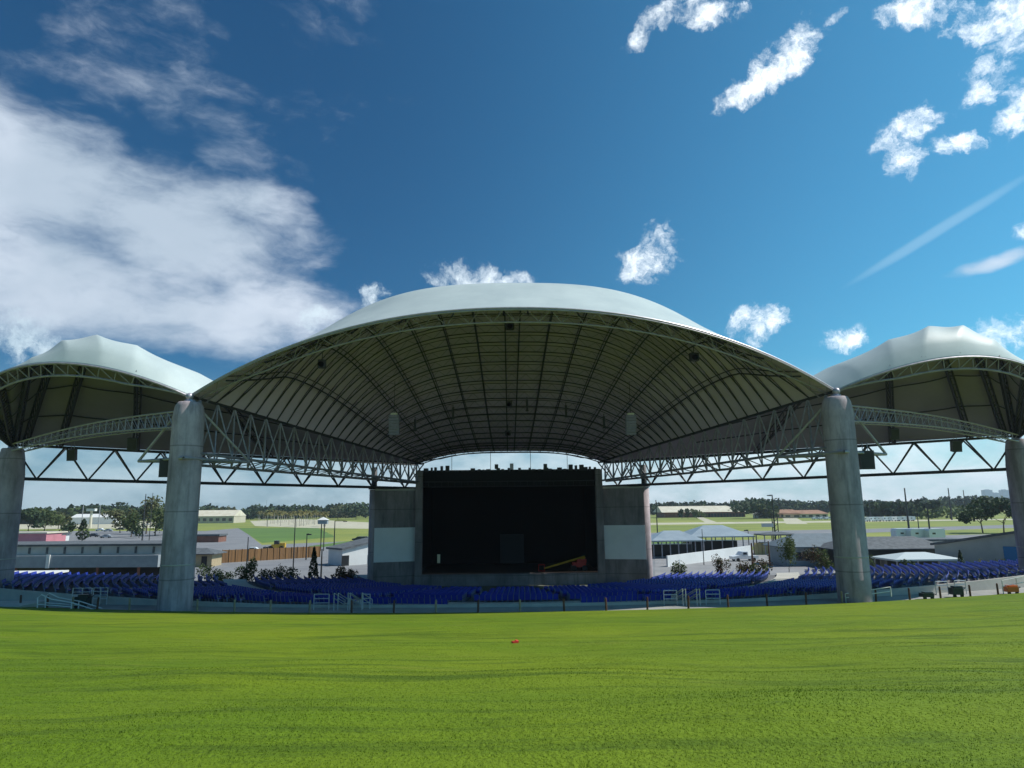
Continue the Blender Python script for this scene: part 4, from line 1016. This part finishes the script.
# skyline towers far right
for i, (px, w, top, lab) in enumerate(((989, 60, 490, 'pale blue glass tower at the left of the far skyline'), (997, 44, 493, 'lower pale tower second from the left of the far skyline'), (1006, 52, 490, 'pale blue tower at the right of the far skyline, near the column'), (982, 70, 497, 'broad low block at the left foot of the far skyline'))):
    Y = 5200.+60*i; p = atY(px, 508, Y); zt = atY(px, top, Y).z; o = thing('office_tower', (p.x, Y, GZ), lab, 'tower', 'far city skyline')
    mb = MB(); mb.box((p.x, Y, (GZ+zt)/2), (w, 40, zt-GZ)); mb.build('shaft', skyline, o)
    mb = MB(); mb.box((p.x, Y, zt+2), (w*.5, 20, 4)); mb.build('roof_plant', skyline, o)
# ------------------------------------------------------------ vehicles
def car(name, p, L_, w, h, m, label, cat, rz=0., kind='car', grp=None):
    o = thing(name, p, label, cat, grp); R = Matrix.Rotation(rz, 3, 'Z'); F = lambda v: p+R @ Vector(v)
    mb = MB(); wr = .34
    if kind == 'trailer':
        prof = [(-L_/2, .5), (L_/2, .5), (L_/2, h*.9), (L_/2-.3, h), (-L_/2+.5, h), (-L_/2, h*.85)]
    elif kind == 'pickup':
        prof = [(-L_/2, .45), (L_/2, .45), (L_/2, h*.55), (L_*.1, h*.58), (L_*.08, h), (-L_*.12, h), (-L_*.24, h*.62), (-L_/2, h*.52)]
    else:
        prof = [(-L_/2, .35), (L_/2, .35), (L_/2, h*.62), (L_*.36, h*.66), (L_*.22, h), (-L_*.1, h), (-L_*.26, h*.66), (-L_/2, h*.55)]
    n = len(prof); vs = [F((x, -w/2, z)) for x, z in prof]+[F((x, w/2, z)) for x, z in prof]
    mb.add(vs, [tuple(range(n)), tuple(range(2*n-1, n-1, -1))]+[(i, n+i, n+(i+1) % n, (i+1) % n) for i in range(n)]); mb.build('body', m, o)
    xs_ = (-L_*.32, L_*.32) if kind != 'trailer' else (L_*.05, L_*.16)
    for x in xs_:
        for y in (-w/2, w/2): mb = MB(); mb.tube(F((x, y-.12, wr)), F((x, y+.12, wr)), wr, n=12, cap=True); mb.build('wheel', tyre, o)
    for y in (-w/2-.01, w/2+.01):
        if kind == 'trailer': mb = MB(); mb.box(F((-L_*.2, y, h*.62)), (1.0, .03, .5), rz); mb.build('window', glass, o)
        else: mb = MB(); mb.box(F((.02*L_ if kind != 'pickup' else -.03*L_, y, h*.8)), (L_*.26 if kind != 'pickup' else L_*.15, .03, h*.22), rz); mb.build('window', glass, o)
    return o
cw = mat('car_white', (.72, .74, .76), .3); cdk = mat('car_dark', (.04, .045, .06), .3); cst = mat('car_silver', (.4, .43, .46), .3, .4); tw = mat('trailer_white', (.62, .7, .74), .4)
car('pickup_truck', G(744, 561), 5.4, 1.9, 1.9, cw, 'white pickup parked by the white wall right of the stage', 'pickup', .15, 'pickup')
car('dark_car', G(779, 558), 4.4, 1.8, 1.4, cdk, 'dark car behind the posts right of the white pickup', 'car', .1)
for i, (x, L_) in enumerate(((904, 6.2), (919, 6.4), (935, 5.0))):
    car('white_trailer', G(x, 540.5+.2*i), L_, 2.8, 3.6, tw, ['white trailer at the left of the row in the field beyond the right column', 'longest white trailer, middle of the row in the right field', 'short white trailer at the right of the row in the field'][i], 'trailer', .05, 'trailer', 'white trailers in the right field')
for i in range(11):
    x = 866+i*4.6+random.uniform(-.6, .6)
    car('camper', G(x, 521.6-.07*i), random.uniform(3.0, 3.8), 2.6, 3.0, tw if i % 3 else cw, 'small white camper, %s from the left in the row beyond the right column' % ['first', 'second', 'third', 'fourth', 'fifth', 'sixth', 'seventh', 'eighth', 'ninth', 'tenth', 'last'][i], 'camper', random.uniform(-.3, .3), 'trailer', 'row of white campers before the wood')
for i, (x, y) in enumerate(((100, 531), (108, 531.5), (120, 530), (160, 529.5), (106, 538), (93, 537), (136, 534))):
    car('parked_car', G(x, y), 4.8, 1.9, 1.6, (cw, cst, cdk, cw, cst, cdk, cw)[i], ['white car farthest left in the car park beyond the left concourse building', 'silver car beside the white one in the left car park', 'dark car under the trees in the left car park', 'white car nearest the left front column in the far left car park', 'silver car close behind the left concourse roof', 'dark car close behind the left concourse roof', 'white car between the poles in the left car park'][i], 'car', .1, 'car', 'cars in the left car park')
car('parked_car', G(252, 553), 4.5, 1.8, 1.5, cw, 'pale car behind the brown timber fence', 'car', .1)
for i, (x, c_) in enumerate(((361, cdk), (366, cdk))): car('parked_car', G(x-2, 541), 4.8, 1.9, 1.6, c_, 'dark car on the road beyond the light tower, %s of a pair' % ('left' if i == 0 else 'right'), 'car', .05, 'car')
for i, x in enumerate((658, 663)): car('parked_car', G(x, 542-i*.5), 5, 2, 1.9, cst, 'silver car right of the stage column near the pavilions, %s one' % ('left' if i == 0 else 'right'), 'car', .1, 'car')
for i, (x, y) in enumerate(((816, 519.6), (823, 519.6), (829, 519.6))): car('parked_car', G(x, y), 6, 2.2, 2.2, cw, 'white van in front of the terracotta-roofed houses, %s' % ['left', 'middle', 'right'][i], 'van', .1, 'car')
# yellow excavator / loader
p = G(277, 551); o = thing('wheel_loader', p, 'yellow wheel loader parked behind the timber fence', 'loader')
mb = MB(); mb.box(p+Vector((.4, 0, 1.3)), (3.6, 1.9, 1.0), .1); mb.box(p+Vector((1.5, 0, 1.9)), (1.5, 1.6, .5), .1); mb.build('body', yellow, o)
mb = MB(); mb.box(p+Vector((-.1, 0, 2.3)), (1.3, 1.5, 1.1), .1); mb.build('cab', glass, o)
mb = MB(); mb.tube(p+Vector((-1.2, -.8, 1.5)), p+Vector((-3.0, -.8, .9)), .13); mb.tube(p+Vector((-1.2, .8, 1.5)), p+Vector((-3.0, .8, .9)), .13); mb.box(p+Vector((-3.3, 0, .7)), (.8, 2.2, .8), .1, ('Y', .4)); mb.build('bucket', steel_d, o)
for dx in (-1.3, 1.5):
    for dy in (-1, 1): mb = MB(); mb.tube(p+Vector((dx, dy-.2, .7)), p+Vector((dx, dy+.2, .7)), .7, n=14, cap=True); mb.build('wheel', tyre, o)
# ------------------------------------------------------------ poles and towers
def pole(px, y0, y1, r, label, arm=None, m=steel_d, name='lamp_post', grp='lamp posts and poles in the grounds'):
    p = G(px, y0); zt = atY(px, y1, p.y).z; o = thing(name, p, label, 'pole', grp)
    mb = MB(); mb.tube(p, (p.x, p.y, zt), r, r*.6, 7, True); mb.build('shaft', m, o)
    if arm:
        s = p.y/FPX
        mb = MB(); mb.box((p.x+arm*s*.5, p.y, zt), (abs(arm)*s+.1, .25, .18)); mb.box((p.x+arm*s, p.y, zt-.12), (1.1, .45, .25)); mb.build('lamp_head', m, o)
    return o
pole(142, 541, 494, .26, 'taller dark pole rising above the trees left of the left front column')
pole(149, 541, 493, .16, 'thin dark pole just right of the taller one above the left trees')
pole(81, 530, 505, .35, 'pale pole before the far left wood, left of the sign tower', None, steel_l)
pole(98, 529, 505, .35, 'pale pole before the far left wood, above the warehouse', None, steel_l)
pole(144, 541, 524, .12, 'short lamp post among the left car park trees', 3, steel_l)
pole(246, 578, 537, .12, 'dark lamp post before the timber fence, left one', None)
pole(293, 572, 518, .13, 'thin dark lamp post right of the loader', 0)
pole(306, 560, 534, .16, 'short lamp post behind the tall slim cypress', 2)
pole(334, 549, 521, .2, 'dark pole just right of the light tower', 10)
pole(321, 578, 549, .16, 'dark bollard light pole right of the cypress', None)
pole(658, 545, 500, .2, 'thin pole close to the right stage column', None)
pole(704, 565, 529, .09, 'hair-thin pole in front of the pavilions', None)
pole(749, 545, 530, .14, 'short post with lamp beside the white pickup', -2)
pole(753, 568, 543, .22, 'thick dark post right of the white pickup', None, wood_d)
pole(770, 566, 541, .18, 'dark timber post left of the slate-roofed building', None, wood_d)
pole(776, 546, 495, .25, 'tall mast behind the dark shelter', -3)
pole(931, 541, 503, .28, 'tall dark pole among the trailers in the right field', None)
pole(909, 529, 488, .45, 'tall mast above the campers beyond the right column', None)
pole(952, 520, 488, .5, 'slender far mast on the right horizon, left of the skyline', None)
pole(967, 520, 490, .4, 'second slender far mast on the right horizon', None)
pole(871, 520, 500, .5, 'far floodlight pole close to the right front column', 3)
pole(919, 530, 508, .22, 'short pole between the campers and trailers', None)
pole(266, 513, 500, .6, 'far mast above the wood, left of the palm grove', None)
# light tower
p = G(322, 551); o = thing('light_tower', p, 'tower with a white-roofed cabin on two posts beyond the car park', 'tower')
zt = atY(322, 524, p.y).z
for dx in (-1.0, 1.0): mb = MB(); mb.tube(p+Vector((dx*.4, 0, 0)), Vector((p.x+dx*.4, p.y, zt)), .14); mb.build('post', steel_d, o)
mb = MB(); mb.box((p.x, p.y, zt+.55), (2.5, 1.6, 1.1)); mb.build('cabin', bluegrey, o)
mb = MB(); mb.add([(p.x-1.5, p.y-1, zt+1.1), (p.x+1.5, p.y-1, zt+1.1), (p.x+1.5, p.y+1, zt+1.1), (p.x-1.5, p.y+1, zt+1.1), (p.x, p.y, zt+1.9)], [(0, 1, 4), (1, 2, 4), (2, 3, 4), (3, 0, 4), (3, 2, 1, 0)]); mb.build('roof', white, o)
p = G(90, 528); o = thing('water_tower', p, 'small T-shaped tower between the two pale poles before the far left wood', 'tower')
zt = atY(90, 511, p.y).z; mb = MB(); mb.tube(p, (p.x, p.y, zt), 1.1, .8, 8); mb.build('stem', creamroof, o); mb = MB(); mb.box((p.x, p.y, zt+.8), (6, 3, 1.8)); mb.build('head', whitewall, o)
# gantry near pavilions
p = G(777, 549); o = thing('sign_gantry', p, 'small lattice gantry above the dark shelter', 'gantry'); zt = p.z+9
mb = MB()
for dx in (-.7, .7): mb.tube(p+Vector((dx, 0, 0)), (p.x+dx, p.y, zt), .12)
for k in range(7): mb.tube((p.x-.7, p.y, p.z+1.3*k), (p.x+.7, p.y, p.z+1.3*k+1.2), .07)
mb.build('frame', steel_d, o); mb = MB(); mb.box((p.x-2, p.y, p.z+6), (3, .3, .9)); mb.build('board', cst, o)
# ------------------------------------------------------------ trees in the grounds
tree('oak_tree', G(983, 533), 12.5, 14, 'broad dark oak in the right field, left of a pair', leafB, None, 1500, .55, .22)
tree('oak_tree', G(1004, 533), 12.5, 12.5, 'broad dark oak in the right field, right of a pair and partly behind the column', leafB, None, 1500, .55, .22)
tree('broad_tree', G(28, 533), 13, 17, 'wide dark tree beside the left outer column', leafB, None, 900, .8, .15)
tree('broad_tree', G(44, 531), 14, 17, 'olive-green tree right of the wide dark one at far left', leafA, None, 900, .8, .15)
tree('broad_tree', G(58, 529), 12, 15, 'lower olive tree behind the pink hall', leafC, None, 700, .8, .15)
tree('conifer_tree', G(82, 541), 8.5, 6, 'dark pear-shaped tree in the left car park', leafB, None, 700, .35, .15, True)
tree('round_tree', G(66, 539), 7, 6, 'small round tree left of the pear-shaped one', leafB, None, 450, .4, .15)
tree('broad_tree', G(120, 533), 12, 11, 'pale green loose tree left of the tall poles', leafC, None, 600, .6, .2)
tree('broad_tree', G(131, 537), 12, 8, 'mid green upright tree left of the tall poles', leafA, None, 700, .5, .12)
tree('broad_tree', G(146, 534), 18, 13, 'tall thin-crowned tree at the foot of the tall poles', leafC, None, 800, .6, .3)
tree('broad_tree', G(155, 536), 14, 9, 'green tree right of the tall poles', leafA, None, 700, .5, .15)
tree('broad_tree', G(165, 535), 12, 12, 'low green tree against the left front column', leafA, None, 700, .5, .15)
tree('round_tree', G(139, 538), 7, 6, 'low bush between the upright tree and the poles', leafB, None, 350, .4, .1)
for i in range(34):
    x = 258+i*2.05+random.uniform(-1, 1); y = random.uniform(521.5, 527.5) if i > 3 else 521
    palm(G(x, y), random.uniform(8, 10.5))
tree('broad_tree', G(338, 519.5), 16, 22, 'pale round tree beyond the light tower', leafC, None, 500, 1.3, .12)
tree('broad_tree', G(356, 519.5), 17, 34, 'wide dark tree beyond the light tower', leafB, None, 800, 1.4, .12)
tree('broad_tree', G(250, 519), 18, 22, 'dark tree at the left end of the palm grove', leafB, None, 500, 1.4, .12)
tree('broad_tree', G(231, 520), 17, 9, 'narrow olive tree before the cream shed, right', leafC, None, 300, 1.0, .2)
tree('broad_tree', G(213, 521), 14, 8, 'narrow olive tree before the cream shed, left', leafC, None, 300, 1.0, .2)
tree('broad_tree', G(221, 520.5), 15, 7, 'thin tree before the middle of the cream shed', leafC, None, 260, .9, .3)
for i, (x, h, w, m_) in enumerate(((682, 9, 7, leafB), (688, 8, 4, leafB), (697, 8.5, 11, leafA))):
    tree('broad_tree', G(x, 519), h, w, ['dark round tree before the barn, left', 'narrow dark tree before the barn', 'pale tree before the barn, right'][i], m_, None, 300, .8, .15)
tree('broad_tree', G(756, 518.5), 15, 30, 'wide green tree at the right end of the barn', leafB, None, 700, 1.5, .08)
tree('broad_tree', G(767, 518.5), 12, 16, 'paler tree right of the wide one by the barn', leafA, None, 450, 1.2, .1)
for i, x in enumerate((872, 884, 896, 908, 916)):
    tree('broad_tree', G(x, 518.3), random.uniform(11, 13), 24, 'broad tree behind the row of campers, %s from the left' % ['first', 'second', 'third', 'fourth', 'fifth'][i], leafB if i % 2 else far_leaf, 'trees behind the campers', 450, 1.8, .05)
# planting near the bowl
near = [(206, 580, 3.6, 3.0, leafB, 'bush'), (222, 579, 3.0, 2.4, leafB, 'bush'), (243, 579, 3.4, 1.7, leafB, 'bush'), (252, 579, 4.8, 1.6, leafA, 'bush'), (263, 579, 3.0, 2.8, leafB, 'bush'), (277, 579, 3.2, 1.8, leafB, 'bush'), (290, 579, 3.4, 2.6, leafB, 'bush'), (338, 578, 3.2, 2.0, leafR, 'bush'), (351, 577, 2.8, 1.7, leafR, 'bush')]
names_l = ['bush nearest the left front column', 'second bush right of the left front column', 'narrow bush before the left end of the timber fence', 'tall narrow shrub before the timber fence', 'rounded bush below the loader', 'slim bush left of the thin lamp post', 'bush under the thin lamp post', 'reddish shrub before the pale raking building', 'small reddish shrub nearest the left stage column']
for i, (x, y, h, w, m_, _) in enumerate(near):
    p = atY(x, y, 98); p.z = GZ+.05
    tree('shrub', p, h, w, names_l[i], m_, None, 900, .095, .12, False, .05, 'shrub')
p = atY(313, 583, 97); p.z = GZ+.05; tree('cypress_tree', p, 5.9, 1.8, 'tall slim dark cypress left of the stage', leafB, None, 800, .16, .08, True)
right = [(680, 573, 3.2, 2.4, leafA, 'pale green shrub nearest the right stage column'), (720, 576, 4.0, 1.8, leafR, 'reddish young tree second right of the stage'), (745, 577, 3.6, 2.0, leafR, 'reddish round shrub in front of the white pickup'), (757, 575, 3.0, 2.6, leafA, 'green shrub beside the thick dark post'), (763, 573, 3.6, 2.2, leafR, 'reddish shrub right of the thick dark post'), (789, 570, 7.0, 2.9, leafA, 'tall green tree left of the slate-roofed building'), (816, 575, 5.0, 3.2, leafR, 'reddish bushy tree in front of the slate-roofed building'), (826, 576, 4.6, 2.4, leafA, 'green bushy tree close to the right front column'), (866, 570, 4.2, 2.6, leafA, 'green shrub just right of the right front column'), (913, 566, 3.2, 2.6, leafB, 'dark shrub under the white tent'), (961, 563, 4.4, 1.5, leafB, 'narrow conifer before the raking building'), (985, 563, 3.0, 2.4, leafC, 'sparse shrub before the raking building, left'), (998, 562, 3.0, 2.2, leafC, 'sparse shrub before the raking building, right')]
for i, (x, y, h, w, m_, lab) in enumerate(right):
    p = atY(x, y, 99+ (6 if x > 780 and x < 830 else 0)); p.z = GZ+.05
    tree('shrub', p, h, w, lab, m_, None, 800 if h < 6 else 1500, .10, .2 if m_ is leafR else .1, x in (961,), .05, 'shrub')
# ground cover strips behind bowl
for s, rngx in ((-1, (205, 366)), (1, (654, 770))):
    mb = MB()
    for _ in range(70):
        p = atY(random.uniform(*rngx), 580, random.uniform(94, 100)); leafcloud(mb, (p.x, p.y, GZ+.3), (1.4, 1.0, .4), 26, .16)
    stuff(mb.build('ground_cover', leafA if s > 0 else leafB), 'low green planting along the %s side of the stage' % SIDE[s], 'ground cover')

# ------------------------------------------------------------ haze
mb = MB(); mb.box((0, 3300, 120), (13000, 7400, 264))
hm = bpy.data.materials.new('haze_air'); hm.use_nodes = True; t = hm.node_tree; t.nodes.remove(t.nodes['Principled BSDF'])
pv = t.nodes.new('ShaderNodeVolumePrincipled'); pv.inputs['Color'].default_value = (.72, .86, 1, 1); pv.inputs['Density'].default_value = .00011; pv.inputs['Anisotropy'].default_value = .2
t.links.new(pv.outputs[0], t.nodes['Material Output'].inputs['Volume'])
stuff(mb.build('haze', hm), 'thin pale haze in the air over the fields and the far skyline', 'haze')
